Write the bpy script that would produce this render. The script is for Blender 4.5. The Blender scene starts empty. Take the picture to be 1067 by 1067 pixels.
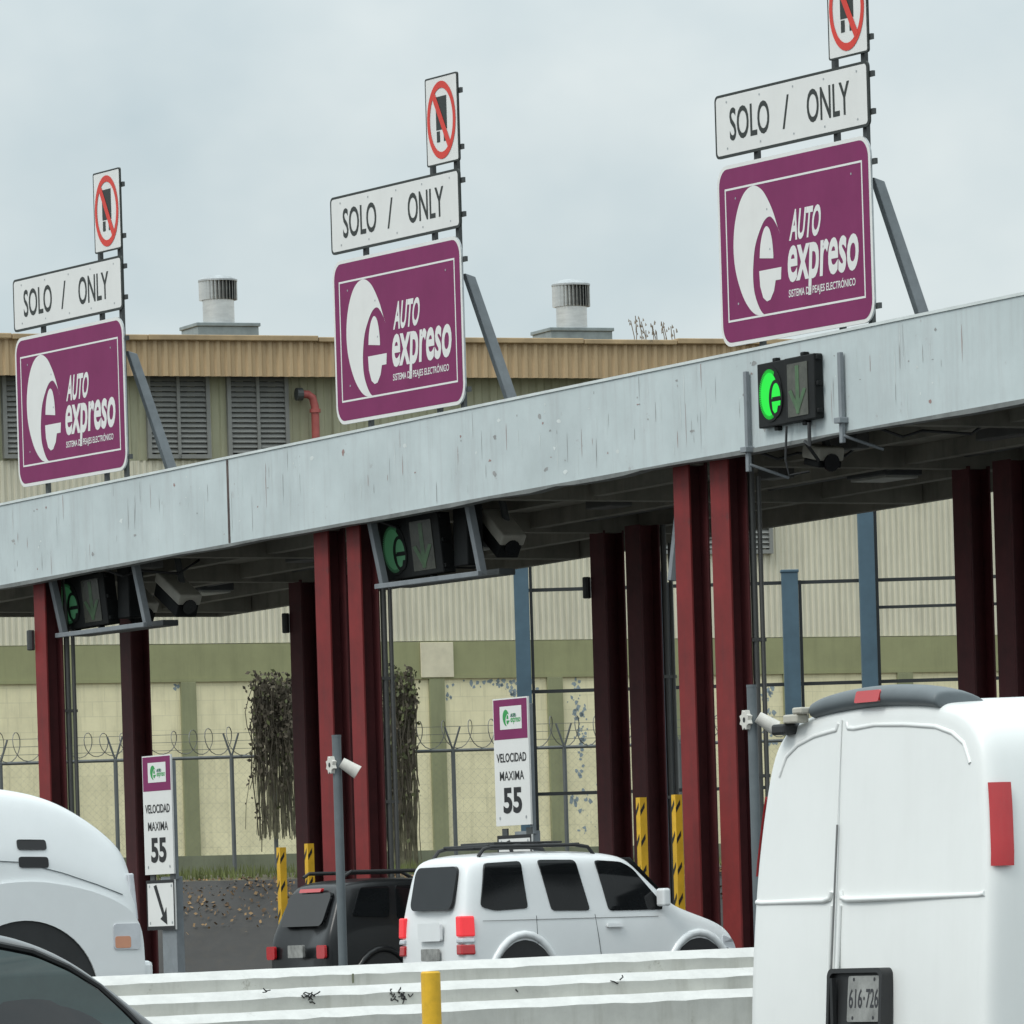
import bpy, bmesh, math, random
from mathutils import Vector, Matrix
from mathutils.geometry import tessellate_polygon
random.seed(7)
SC = bpy.context.scene
COL = SC.collection
rad = math.radians

# ------------------------------------------------------------------ camera, sky, sun, exposure
FPX, CX, YH, ROLL, ZC = 6900.0, 533.5, 988.0, rad(1.7), 2.0     # long lens, level, frame shifted upwards, slight roll
cam = bpy.data.cameras.new('camera'); camo = bpy.data.objects.new('camera', cam); COL.objects.link(camo)
cam.sensor_width = 36; cam.sensor_fit = 'HORIZONTAL'; cam.lens = 36 * FPX / 1067
cam.shift_y = (YH - 533.5) / 1067
cam.clip_start = 0.5; cam.clip_end = 4000
camo.matrix_world = Matrix.Translation((0, 0, ZC)) @ Matrix.Rotation(rad(90), 4, 'X') @ Matrix.Rotation(-ROLL, 4, 'Z')
SC.camera = camo

SUN_EL, SUN_AZ = rad(50), rad(230)      # behind the camera's left shoulder, veiled by cloud
w = bpy.data.worlds.new("World"); SC.world = w; w.use_nodes = True
nt = w.node_tree; nt.nodes.clear()
def N(t, **k):
    n = nt.nodes.new(t)
    for a, b in k.items(): setattr(n, a, b)
    return n
sky = N('ShaderNodeTexSky', sky_type='NISHITA', sun_disc=False)
sky.sun_elevation = SUN_EL; sky.sun_rotation = SUN_AZ
bg1 = N('ShaderNodeBackground'); bg1.inputs['Strength'].default_value = 0.12
nt.links.new(sky.outputs[0], bg1.inputs['Color'])
tc = N('ShaderNodeTexCoord')
mp = N('ShaderNodeMapping'); mp.inputs['Scale'].default_value = (11, 11, 15); mp.inputs['Location'].default_value = (3.3, 0.4, 1.7)
nz = N('ShaderNodeTexNoise'); nz.inputs['Scale'].default_value = 1.0; nz.inputs['Detail'].default_value = 5; nz.inputs['Roughness'].default_value = 0.5
cr = N('ShaderNodeValToRGB')
cr.color_ramp.elements[0].position = 0.36; cr.color_ramp.elements[0].color = (0.545, 0.645, 0.68, 1)
cr.color_ramp.elements[1].position = 0.60; cr.color_ramp.elements[1].color = (0.755, 0.82, 0.82, 1)
sep = N('ShaderNodeSeparateXYZ')
mr = N('ShaderNodeMapRange'); mr.inputs['From Min'].default_value = 0.12; mr.inputs['From Max'].default_value = 1.0
mr.inputs['To Min'].default_value = 1.0; mr.inputs['To Max'].default_value = 2.6
bg2 = N('ShaderNodeBackground'); mix = N('ShaderNodeMixShader'); mix.inputs[0].default_value = 0.9
out = N('ShaderNodeOutputWorld')
L = nt.links.new
L(tc.outputs['Generated'], mp.inputs[0]); L(mp.outputs[0], nz.inputs['Vector']); L(nz.outputs['Fac'], cr.inputs[0])
L(tc.outputs['Generated'], sep.inputs[0]); L(sep.outputs['Z'], mr.inputs['Value'])
L(cr.outputs[0], bg2.inputs['Color']); L(mr.outputs[0], bg2.inputs['Strength'])
L(bg1.outputs[0], mix.inputs[1]); L(bg2.outputs[0], mix.inputs[2]); L(mix.outputs[0], out.inputs['Surface'])

sun = bpy.data.lights.new('sun', 'SUN'); suno = bpy.data.objects.new('sun', sun); COL.objects.link(suno)
sun.energy = 1.5; sun.angle = rad(25); sun.color = (1.0, 0.97, 0.92)
az = math.pi / 2 - SUN_AZ                # sky rotation is clockwise from +Y
dsun = Vector((math.cos(az) * math.cos(SUN_EL), math.sin(az) * math.cos(SUN_EL), math.sin(SUN_EL)))
suno.rotation_euler = dsun.to_track_quat('Z', 'Y').to_euler()
SC.view_settings.view_transform = 'Standard'; SC.view_settings.look = 'None'
SC.view_settings.exposure = 0.0; SC.view_settings.gamma = 1.0; SC.view_settings.use_curve_mapping = False
SC.cycles.max_bounces = 6

# ------------------------------------------------------------------ the plaza's own axes
# T: the way the traffic drives; A: along the canopy front. s counts along A, w along T, from a point O on the canopy front.
T = (math.cos(rad(30)), math.sin(rad(30))); A = (math.sin(rad(30)), -math.cos(rad(30)))
def ray(px, py):
    x = (px - CX) / FPX; y = (YH - py) / FPX
    return x * math.cos(ROLL) + y * math.sin(ROLL), -x * math.sin(ROLL) + y * math.cos(ROLL)
def at(px, py, Y):
    a, b = ray(px, py); return Vector((a * Y, Y, ZC + b * Y))
O = at(416, 430, 105)
def P(s, w, z=0): return Vector((O.x + s * A[0] + w * T[0], O.y + s * A[1] + w * T[1], z))
def hit(px, py, w):          # (s, z) on the vertical plane w = const
    a, b = ray(px, py); Y = (O.x * T[0] + O.y * T[1] + w) / (a * T[0] + T[1])
    return (a * Y - O.x) * A[0] + (Y - O.y) * A[1], ZC + b * Y
def hits(px, py, s):         # (w, z) on the vertical plane s = const
    a, b = ray(px, py); Y = (O.x * A[0] + O.y * A[1] + s) / (a * A[0] + A[1])
    return (a * Y - O.x) * T[0] + (Y - O.y) * T[1], ZC + b * Y
ROT = rad(30)                # things square to the plaza: local x = T, local y = -A

# ------------------------------------------------------------------ materials
def lin(c):
    if isinstance(c, str): c = [int(c[i:i + 2], 16) / 255 for i in (0, 2, 4)]
    return tuple(((v + 0.055) / 1.055) ** 2.4 if v > 0.04045 else v / 12.92 for v in c)
def mat(name, col, rough=0.6, metal=0.0, var=0.10, scale=3.0, bump=0.0, streak=0.0, streak_col=(0.05, 0.045, 0.04),
        coat=0.0, spec=0.5, emit=None, estr=0.0, stretch=(1, 1, 1), ripple=None, spots=0.0):
    m = bpy.data.materials.new(name); m.use_nodes = True
    t = m.node_tree; b = t.nodes['Principled BSDF']; ln = t.links.new
    c = lin(col) if isinstance(col, str) else col
    b.inputs['Roughness'].default_value = rough; b.inputs['Metallic'].default_value = metal
    b.inputs['Coat Weight'].default_value = coat; b.inputs['Specular IOR Level'].default_value = spec
    if emit:
        b.inputs['Emission Color'].default_value = (*emit, 1); b.inputs['Emission Strength'].default_value = estr
    tcn = t.nodes.new('ShaderNodeTexCoord'); mpn = t.nodes.new('ShaderNodeMapping'); mpn.inputs['Scale'].default_value = stretch
    ln(tcn.outputs['Object'], mpn.inputs[0])
    n1 = t.nodes.new('ShaderNodeTexNoise'); n1.inputs['Scale'].default_value = scale; n1.inputs['Detail'].default_value = 6
    n1.inputs['Roughness'].default_value = 0.65
    ln(mpn.outputs[0], n1.inputs['Vector'])
    r1 = t.nodes.new('ShaderNodeValToRGB')
    r1.color_ramp.elements[0].position = 0.3; r1.color_ramp.elements[1].position = 0.7
    r1.color_ramp.elements[0].color = (*[max(0, v * (1 - var)) for v in c], 1)
    r1.color_ramp.elements[1].color = (*[min(1, v * (1 + var)) for v in c], 1)
    ln(n1.outputs['Fac'], r1.inputs[0]); last = r1.outputs[0]
    def blend(last, fac, colr):
        mx = t.nodes.new('ShaderNodeMix'); mx.data_type = 'RGBA'
        ln(fac, mx.inputs['Factor']); ln(last, mx.inputs['A']); mx.inputs['B'].default_value = (*colr, 1)
        return mx.outputs['Result']
    if streak > 0:            # run-off stains: noise drawn out downwards
        m2 = t.nodes.new('ShaderNodeMapping'); m2.inputs['Scale'].default_value = (2.6, 2.6, 0.22)
        ln(tcn.outputs['Object'], m2.inputs[0])
        n2 = t.nodes.new('ShaderNodeTexNoise'); n2.inputs['Scale'].default_value = 1.6; n2.inputs['Detail'].default_value = 7
        n2.inputs['Roughness'].default_value = 0.7
        ln(m2.outputs[0], n2.inputs['Vector'])
        r2 = t.nodes.new('ShaderNodeMapRange'); r2.inputs['From Min'].default_value = 0.5; r2.inputs['From Max'].default_value = 0.78
        r2.inputs['To Max'].default_value = streak
        ln(n2.outputs['Fac'], r2.inputs['Value']); last = blend(last, r2.outputs[0], streak_col)
    if spots > 0:             # chips and scuffs
        n3 = t.nodes.new('ShaderNodeTexNoise'); n3.inputs['Scale'].default_value = 1.9; n3.inputs['Detail'].default_value = 9
        n3.inputs['Roughness'].default_value = 0.75
        ln(tcn.outputs['Object'], n3.inputs['Vector'])
        r3 = t.nodes.new('ShaderNodeMapRange'); r3.inputs['From Min'].default_value = 0.625; r3.inputs['From Max'].default_value = 0.68
        r3.inputs['To Max'].default_value = spots
        ln(n3.outputs['Fac'], r3.inputs['Value']); last = blend(last, r3.outputs[0], streak_col)
    ln(last, b.inputs['Base Color'])
    if bump > 0:
        bn = t.nodes.new('ShaderNodeBump'); bn.inputs['Strength'].default_value = bump; bn.inputs['Distance'].default_value = 0.02
        n4 = t.nodes.new('ShaderNodeTexNoise'); n4.inputs['Scale'].default_value = scale * 6; n4.inputs['Detail'].default_value = 4
        ln(mpn.outputs[0], n4.inputs['Vector']); ln(n4.outputs['Fac'], bn.inputs['Height']); ln(bn.outputs[0], b.inputs['Normal'])
    return m
def block_mat(name, col, mortar):
    m = mat(name, col, 0.85, var=0.10, scale=1.2, streak=0.28, streak_col=(0.16, 0.15, 0.08))
    t = m.node_tree; b = t.nodes['Principled BSDF']; ln = t.links.new
    tcn = t.nodes.new('ShaderNodeTexCoord'); mpn = t.nodes.new('ShaderNodeMapping'); mpn.inputs['Rotation'].default_value = (rad(90), 0, 0)
    ln(tcn.outputs['Object'], mpn.inputs[0])
    bt = t.nodes.new('ShaderNodeTexBrick'); bt.inputs['Scale'].default_value = 1.0
    bt.inputs['Brick Width'].default_value = 0.62; bt.inputs['Row Height'].default_value = 0.36; bt.inputs['Mortar Size'].default_value = 0.012
    bt.inputs['Color1'].default_value = (1, 1, 1, 1); bt.inputs['Color2'].default_value = (0.94, 0.94, 0.94, 1); bt.inputs['Mortar'].default_value = (mortar,) * 3 + (1,)
    ln(mpn.outputs[0], bt.inputs['Vector'])
    old = b.inputs['Base Color'].links[0].from_socket
    mx = t.nodes.new('ShaderNodeMix'); mx.data_type = 'RGBA'; mx.blend_type = 'MULTIPLY'; mx.inputs['Factor'].default_value = 1
    ln(old, mx.inputs['A']); ln(bt.outputs['Color'], mx.inputs['B']); ln(mx.outputs['Result'], b.inputs['Base Color'])
    return m

M = {}
M['fascia'] = mat('fascia_paint', (0.50, 0.56, 0.565), 0.55, var=0.12, scale=0.55, bump=0.06, streak=0.36, streak_col=(0.31, 0.29, 0.29), spots=0.65)
M['scuff'] = mat('grey_scuff', (0.29, 0.295, 0.29), 0.7, var=0.3)
M['rusty'] = mat('rusty_scuff', (0.30, 0.20, 0.185), 0.8, var=0.3)
M['rustdark'] = mat('rusty_joint', (0.085, 0.06, 0.055), 0.8, var=0.5, scale=4)
M['maroon_shade'] = mat('maroon_column_shade', (0.085, 0.014, 0.016), 0.7, var=0.3, scale=1.5, streak=0.5, streak_col=(0.035, 0.015, 0.014), spots=0.5)  # column shade put into the colour; doubles as the back-row paint
M['fascia_edge'] = mat('fascia_edge', (0.60, 0.64, 0.63), 0.5, var=0.12, scale=2, spots=0.4)
M['drip'] = mat('drip_edge', (0.16, 0.17, 0.165), 0.6, var=0.3, scale=2)
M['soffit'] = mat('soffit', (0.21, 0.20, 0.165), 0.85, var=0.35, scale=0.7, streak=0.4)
M['roofdeck'] = mat('roof_deck', (0.2, 0.2, 0.19), 0.9)
M['red'] = mat('red_column_paint', (0.185, 0.013, 0.013), 0.65, var=0.25, scale=1.5, streak=0.45, streak_col=(0.07, 0.02, 0.02), spots=0.6)
M['conduit'] = mat('conduit', (0.10, 0.10, 0.095), 0.5, metal=0.3)
M['purple'] = mat('purple_sheet', (0.20, 0.026, 0.105), 0.6, var=0.08, scale=1.2, streak=0.12, streak_col=(0.26, 0.07, 0.16), spec=0.25)
M['white'] = mat('white_sheet', (0.72, 0.72, 0.70), 0.42, var=0.03, scale=2, streak=0.06, streak_col=(0.4, 0.38, 0.33))
M['black'] = mat('black_legend', (0.012, 0.012, 0.013), 0.5)
M['rimblack'] = mat('black_rim', (0.02, 0.025, 0.022), 0.5)
M['signred'] = mat('red_legend', (0.62, 0.035, 0.02), 0.45)
M['signgreen'] = mat('green_legend', (0.03, 0.30, 0.07), 0.45)
M['signblue'] = mat('slate_legend', (0.06, 0.09, 0.14), 0.45)
M['galv'] = mat('galvanised_steel', (0.42, 0.44, 0.45), 0.5, metal=0.6, var=0.2, scale=4)
M['steel'] = mat('grey_painted_steel', (0.20, 0.22, 0.235), 0.5, var=0.15, scale=4)
M['darksteel'] = mat('dark_steel', (0.05, 0.055, 0.055), 0.5, var=0.2)
M['brushed'] = mat('bare_aluminium', (0.62, 0.62, 0.60), 0.38, metal=0.85, var=0.12, scale=3, stretch=(1, 1, 4))
M['housing'] = mat('signal_housing', (0.012, 0.013, 0.013), 0.55, var=0.3, spec=0.2)
M['lens'] = mat('dark_lens', (0.060, 0.062, 0.048), 0.25, var=0.4, scale=5)
M['lensgreen'] = mat('unlit_arrow_lens', (0.055, 0.12, 0.05), 0.3, var=0.4, scale=6)
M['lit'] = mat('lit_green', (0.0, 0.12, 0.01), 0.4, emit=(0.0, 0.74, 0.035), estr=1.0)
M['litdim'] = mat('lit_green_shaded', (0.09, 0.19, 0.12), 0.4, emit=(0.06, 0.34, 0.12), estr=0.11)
M['camwhite'] = mat('camera_housing', (0.44, 0.42, 0.36), 0.5, var=0.15)
M['offwhite'] = mat('off_white_plastic', (0.62, 0.60, 0.55), 0.5, var=0.12, scale=9)
M['barrier'] = mat('painted_concrete', (0.49, 0.49, 0.455), 0.8, var=0.14, scale=1.3, bump=0.3, streak=0.5, streak_col=(0.27, 0.26, 0.22), spots=0.75)
M['barrier_top'] = mat('pale_ledge', (0.60, 0.60, 0.58), 0.8, var=0.10, scale=3, bump=0.3, spots=0.35, streak_col=(0.3, 0.3, 0.27))
M['yellow'] = mat('yellow_paint', (0.72, 0.42, 0.02), 0.5, var=0.15, scale=5, streak=0.3, streak_col=(0.3, 0.16, 0.02))
M['whitepaint'] = mat('white_car_paint', (0.76, 0.78, 0.785), 0.28, var=0.02, coat=0.4)
M['vanpaint'] = mat('white_van_paint', (0.80, 0.815, 0.80), 0.32, var=0.025, scale=1.5, coat=0.25, streak=0.07, streak_col=(0.45, 0.43, 0.38))
M['blackpaint'] = mat('black_car_paint', (0.012, 0.013, 0.015), 0.22, var=0.1, coat=0.6)
M['greypaint'] = mat('black_suv_paint', (0.009, 0.010, 0.011), 0.3, var=0.1, spec=0.35, coat=0.15)
M['glass'] = mat('tinted_glass', (0.008, 0.009, 0.010), 0.05, var=0.2, spec=0.32)
M['glassgreen'] = mat('green_tinted_glass', (0.022, 0.045, 0.043), 0.05, var=0.4, scale=1.5, spec=0.9)
M['tail'] = mat('tail_lamp', (0.45, 0.01, 0.015), 0.2, coat=0.6)
M['taillit'] = mat('lit_brake_lamp', (0.6, 0.02, 0.03), 0.25, emit=(1.0, 0.06, 0.07), estr=0.42)
M['clear'] = mat('clear_lamp', (0.55, 0.57, 0.6), 0.15, var=0.1, coat=0.5)
M['amber'] = mat('amber_lamp', (0.60, 0.27, 0.16), 0.25, coat=0.5)
M['trim'] = mat('black_trim', (0.02, 0.021, 0.022), 0.55, var=0.2)
M['greytrim'] = mat('grey_plastic', (0.115, 0.135, 0.145), 0.5, var=0.12, scale=4)
M['tyre'] = mat('tyre', (0.018, 0.018, 0.018), 0.85)
M['rim'] = mat('alloy', (0.5, 0.5, 0.52), 0.35, metal=0.8)
M['seamgrey'] = mat('door_gap', (0.16, 0.165, 0.165), 0.6)
M['plate'] = mat('number_plate', (0.30, 0.30, 0.285), 0.4, metal=0.3, var=0.35, scale=9)
M['plateink'] = mat('plate_ink', (0.03, 0.03, 0.035), 0.5)
M['asphalt'] = mat('asphalt', (0.05, 0.05, 0.05), 0.9, var=0.25, scale=0.4, bump=0.3)
M['wetasphalt'] = mat('old_asphalt_slope', (0.040, 0.038, 0.036), 0.8, var=0.35, scale=0.35, bump=0.15, streak=0.2, streak_col=(0.10, 0.075, 0.045))
M['soil'] = mat('soil', (0.09, 0.08, 0.05), 0.95, var=0.4, scale=1.0, bump=0.5)
M['concrete'] = mat('island_concrete', (0.3, 0.3, 0.28), 0.85, var=0.15)
M['siding'] = mat('cream_metal_siding', (0.63, 0.59, 0.465), 0.55, var=0.08, scale=0.5, streak=0.45, streak_col=(0.26, 0.24, 0.17))
M['upper'] = mat('olive_metal_siding', (0.37, 0.36, 0.24), 0.6, var=0.12, scale=0.6, streak=0.45, streak_col=(0.12, 0.12, 0.075))
M['brown'] = mat('tan_metal_fascia', (0.47, 0.335, 0.19), 0.55, var=0.10, scale=0.5, streak=0.30, streak_col=(0.18, 0.12, 0.06))
M['brown2'] = mat('tan_ridge_cap', (0.38, 0.27, 0.15), 0.5, var=0.25, scale=1.2, spots=0.6)
M['green'] = mat('olive_green_band', (0.285, 0.285, 0.15), 0.8, var=0.12, scale=0.7, streak=0.3, streak_col=(0.11, 0.12, 0.06))
M['pilaster'] = mat('grey_green_pilaster', (0.25, 0.255, 0.145), 0.85, var=0.12, scale=1.0, streak=0.25)
M['plinth'] = mat('plinth', (0.17, 0.18, 0.12), 0.9, var=0.2, scale=0.8, streak=0.5, streak_col=(0.05, 0.055, 0.03))
M['cream'] = block_mat('cream_block_wall', (0.80, 0.725, 0.48), 0.88)
M['patch'] = mat('pale_plaster_patch', (0.64, 0.58, 0.43), 0.8)
M['louvre'] = mat('grey_louvre', (0.22, 0.22, 0.205), 0.6, var=0.1)
M['louvreback'] = mat('louvre_back', (0.05, 0.05, 0.045), 0.8)
M['pipe'] = mat('red_pipe', (0.36, 0.085, 0.075), 0.55, var=0.2)
M['curb'] = mat('vent_curb_metal', (0.22, 0.26, 0.27), 0.5, metal=0.2, var=0.2)
M['flake'] = mat('old_blue_paint', (0.26, 0.31, 0.34), 0.85, var=0.25)
M['bluepost'] = mat('blue_post_paint', (0.062, 0.112, 0.150), 0.55, var=0.15, scale=2, streak=0.3, streak_col=(0.04, 0.05, 0.055))
M['rail'] = mat('black_rail', (0.022, 0.025, 0.026), 0.5)
M['wire'] = mat('weathered_wire', (0.16, 0.16, 0.15), 0.6, metal=0.5)
M['fencepost'] = mat('fence_post', (0.13, 0.14, 0.14), 0.6, metal=0.4)
M['vine'] = mat('dry_vine', (0.070, 0.058, 0.040), 0.9, var=0.5, scale=4)
M['vineleaf'] = mat('vine_leaf', (0.11, 0.12, 0.05), 0.8, var=0.6, scale=3)
M['strand'] = mat('dry_strand', (0.15, 0.14, 0.09), 0.9, var=0.5, scale=4)
M['weed'] = mat('dry_weed', (0.20, 0.16, 0.12), 0.9, var=0.4)
M['grass'] = mat('grass_blades', (0.12, 0.14, 0.045), 0.85, var=0.4, scale=1)
M['leaf1'] = mat('dry_leaf', (0.24, 0.15, 0.07), 0.85, var=0.5, scale=2)
M['leaf2'] = mat('dead_leaf', (0.10, 0.06, 0.03), 0.85, var=0.5, scale=2)
M['fixture'] = mat('pale_lamp_cover', (0.42, 0.42, 0.38), 0.5)

# ------------------------------------------------------------------ mesh helpers
class MB:
    def __init__(s): s.v = []; s.f = []; s.m = []
    def add(s, vs, fs, mi=0):
        o = len(s.v); s.v += [tuple(v) for v in vs]
        for f in fs: s.f.append(tuple(i + o for i in f)); s.m.append(mi)
        return s
    def hexa(s, p, mi=0):    # p: 4 lower points in a ring, 4 upper
        return s.add(p, [(3, 2, 1, 0), (4, 5, 6, 7), (0, 1, 5, 4), (1, 2, 6, 5), (2, 3, 7, 6), (3, 0, 4, 7)], mi)
    def box(s, x0, x1, y0, y1, z0, z1, mi=0):
        return s.hexa([(x0, y0, z0), (x1, y0, z0), (x1, y1, z0), (x0, y1, z0), (x0, y0, z1), (x1, y0, z1), (x1, y1, z1), (x0, y1, z1)], mi)
    def cyl(s, a, b, r, r2=None, n=16, mi=0, caps=True):
        a = Vector(a); b = Vector(b); r2 = r if r2 is None else r2; d = (b - a).normalized()
        u = d.orthogonal().normalized(); v = d.cross(u)
        vs = [a + (u * math.cos(2 * math.pi * i / n) + v * math.sin(2 * math.pi * i / n)) * r for i in range(n)]
        vs += [b + (u * math.cos(2 * math.pi * i / n) + v * math.sin(2 * math.pi * i / n)) * r2 for i in range(n)]
        fs = [(i, (i + 1) % n, n + (i + 1) % n, n + i) for i in range(n)]
        if caps: fs += [tuple(range(n - 1, -1, -1)), tuple(range(n, 2 * n))]
        return s.add(vs, fs, mi)
    def tube(s, pts, r, n=8, mi=0, closed=False):
        pts = [Vector(p) for p in pts]; k = len(pts); vs = []; u = None
        for i, p in enumerate(pts):
            d = (pts[(i + 1) % k] - pts[i - 1]) if closed else (pts[min(i + 1, k - 1)] - pts[max(i - 1, 0)])
            d.normalize()
            if u is None: u = d.orthogonal().normalized()
            u = (u - d * u.dot(d)).normalized(); v = d.cross(u)
            vs += [p + (u * math.cos(2 * math.pi * j / n) + v * math.sin(2 * math.pi * j / n)) * r for j in range(n)]
        fs = []
        for i in range(k if closed else k - 1):
            for j in range(n):
                fs.append((i * n + j, i * n + (j + 1) % n, ((i + 1) % k) * n + (j + 1) % n, ((i + 1) % k) * n + j))
        if not closed: fs += [tuple(range(n - 1, -1, -1)), tuple(range((k - 1) * n, k * n))]
        return s.add(vs, fs, mi)
    def flat(s, pts, fn, mi=0):          # a flat marking: outline in (u, v) mapped by fn
        tri = tessellate_polygon([[Vector((p[0], p[1], 0)) for p in pts]])
        return s.add([fn(*p) for p in pts], [tuple(t) for t in tri], mi)
    def plate(s, pts, f0, f1, mi=0, side=None):   # an outline with thickness between two mappings
        n = len(pts); tri = tessellate_polygon([[Vector((p[0], p[1], 0)) for p in pts]])
        s.add([f0(*p) for p in pts], [tuple(t) for t in tri], mi)
        s.add([f1(*p) for p in pts], [tuple(t)[::-1] for t in tri], side if side is not None else mi)
        return s.add([f0(*p) for p in pts] + [f1(*p) for p in pts], [(i, (i + 1) % n, n + (i + 1) % n, n + i) for i in range(n)], side if side is not None else mi)
    def band(s, o, i, fn, mi=0):         # flat ring between two outlines of equal length
        n = len(o)
        return s.add([fn(*p) for p in o] + [fn(*p) for p in i], [(k, (k + 1) % n, n + (k + 1) % n, n + k) for k in range(n)], mi)
    def loft(s, rings, mi=0, caps=True):
        n = len(rings[0]); vs = [p for r in rings for p in r]; fs = []
        for i in range(len(rings) - 1):
            for j in range(n): fs.append((i * n + j, i * n + (j + 1) % n, (i + 1) * n + (j + 1) % n, (i + 1) * n + j))
        if caps: fs += [tuple(range(n - 1, -1, -1)), tuple(range((len(rings) - 1) * n, len(rings) * n))]
        return s.add(vs, fs, mi)
    def text(s, body, x0, x1, y0, y1, fn, mi=0, bold=0.0, shear=0.0):
        for v, f in [glyphs(body, bold)]:
            xs = [p[0] for p in v]; ys = [p[1] for p in v]
            ax, bx, ay, by = min(xs), max(xs), min(ys), max(ys)
            q = []
            for p in v:
                fy = (p[1] - ay) / (by - ay)
                q.append(fn(x0 + (p[0] - ax) / (bx - ax) * (x1 - x0) + shear * fy, y0 + fy * (y1 - y0)))
            s.add(q, f, mi)
        return s
    def build(s, name, mats, parent=None, loc=(0, 0, 0), rz=0.0, bevel=0.0, smooth=None, sub=0):
        me = bpy.data.meshes.new(name); me.from_pydata(s.v, [], s.f)
        mats = mats if isinstance(mats, (list, tuple)) else [mats]
        for m in mats: me.materials.append(m)
        me.polygons.foreach_set('material_index', s.m)
        bm = bmesh.new(); bm.from_mesh(me)
        bmesh.ops.recalc_face_normals(bm, faces=bm.faces); bm.to_mesh(me); bm.free()
        if smooth is not None:
            me.polygons.foreach_set('use_smooth', [True] * len(me.polygons)); me.set_sharp_from_angle(angle=rad(smooth))
        ob = bpy.data.objects.new(name, me); COL.objects.link(ob)
        ob.location = loc; ob.rotation_euler = (0, 0, rz); ob.parent = parent
        if bevel:
            b = ob.modifiers.new('bevel', 'BEVEL'); b.width = bevel; b.segments = 2; b.limit_method = 'ANGLE'; b.angle_limit = rad(40)
        if sub:
            b = ob.modifiers.new('sub', 'SUBSURF'); b.levels = sub; b.render_levels = sub
        return ob
_gl = {}
def glyphs(body, bold):
    k = (body, bold)
    if k not in _gl:
        c = bpy.data.curves.new('lettering', 'FONT'); c.body = body; c.offset = bold; c.resolution_u = 4
        o = bpy.data.objects.new('lettering', c); COL.objects.link(o)
        me = bpy.data.meshes.new_from_object(o.evaluated_get(bpy.context.evaluated_depsgraph_get()))
        _gl[k] = ([tuple(v.co) for v in me.vertices], [tuple(p.vertices) for p in me.polygons])
        bpy.data.objects.remove(o); bpy.data.curves.remove(c); bpy.data.meshes.remove(me)
    return _gl[k]
def tag(o, label=None, cat=None, group=None, kind=None):
    if label: o['label'] = label
    if cat: o['category'] = cat
    if group: o['group'] = group
    if kind: o['kind'] = kind
    return o
def thing(name, label, cat, loc, rz=0.0, group=None):
    o = bpy.data.objects.new(name, None); COL.objects.link(o); o.location = loc; o.rotation_euler = (0, 0, rz)
    return tag(o, label, cat, group)
def copy_tree(o, parent=None):
    c = o.copy(); COL.objects.link(c); c.parent = parent
    for ch in [x for x in o.children]: copy_tree(ch, c)
    return c
def rrect(x0, x1, y0, y1, rx, ry, n=6):
    pts = []
    for cx_, cy_, a0 in ((x1 - rx, y1 - ry, 0), (x0 + rx, y1 - ry, 90), (x0 + rx, y0 + ry, 180), (x1 - rx, y0 + ry, 270)):
        for i in range(n + 1):
            a = rad(a0 + 90 * i / n); pts.append((cx_ + rx * math.cos(a), cy_ + ry * math.sin(a)))
    return pts
def ell(cx_, cy_, rx, ry, n=48): return [(cx_ + rx * math.cos(2 * math.pi * i / n), cy_ + ry * math.sin(2 * math.pi * i / n)) for i in range(n)]
def scale_pts(pts, x0, x1, y0, y1): return [(x0 + u * (x1 - x0), y0 + v * (y1 - y0)) for u, v in pts]
def interp(tab, x):
    if x <= tab[0][0]: return tab[0][1]
    for (a, b), (c, d) in zip(tab, tab[1:]):
        if x <= c: return b + (d - b) * (x - a) / (c - a)
    return tab[-1][1]

# ------------------------------------------------------------------ ground
FENCE_Y = 140.0
g = MB()
g.add([(-900, -300, 0), (900, -300, 0), (900, 1500, 0), (-900, 1500, 0)], [(0, 1, 2, 3)])
tag(g.build('ground', M['asphalt']), 'dark asphalt of the toll plaza', 'ground', kind='structure')
g = MB()
prof = [(131.5, -0.1), (133, 0.35), (136, 2.6), (137.6, 3.55), (138.6, 3.72), (240, 3.75)]
nx = 60
for i in range(nx + 1):
    x = -60 + 120 * i / nx
    for (y, z) in prof: g.v.append((x, y + random.uniform(-.12, .12), z + (random.uniform(-.05, .05) if 1 < z < 3.7 else 0)))
k = len(prof)
for i in range(nx):
    for j in range(k - 1):
        g.f.append((i * k + j, (i + 1) * k + j, (i + 1) * k + j + 1, i * k + j + 1)); g.m.append(0 if j < 3 else 1)
tag(g.build('embankment', [M['wetasphalt'], M['soil']]), 'dark paved slope rising to the grass under the wire fence', 'embankment', kind='structure')
for s_, wa, wb in ((-13.7, -9, 12), (-3.3, -9, 12), (8.0, -9, 12), (-20.9, -9, 12)):
    m = MB(); m.plate([(wa, -.9), (wa + 2, -1.3), (wb, -1.3), (wb, 1.3), (wa + 2, 1.3), (wa, .9)], lambda x, y: (x, y, 0.22), lambda x, y: (x, y, -0.02))
    o = m.build('kerb', M['concrete'], loc=P(s_, 0), rz=ROT, bevel=0.03); tag(o, 'raised concrete lane island under the canopy columns', 'kerb', 'lane islands', 'structure')

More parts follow.
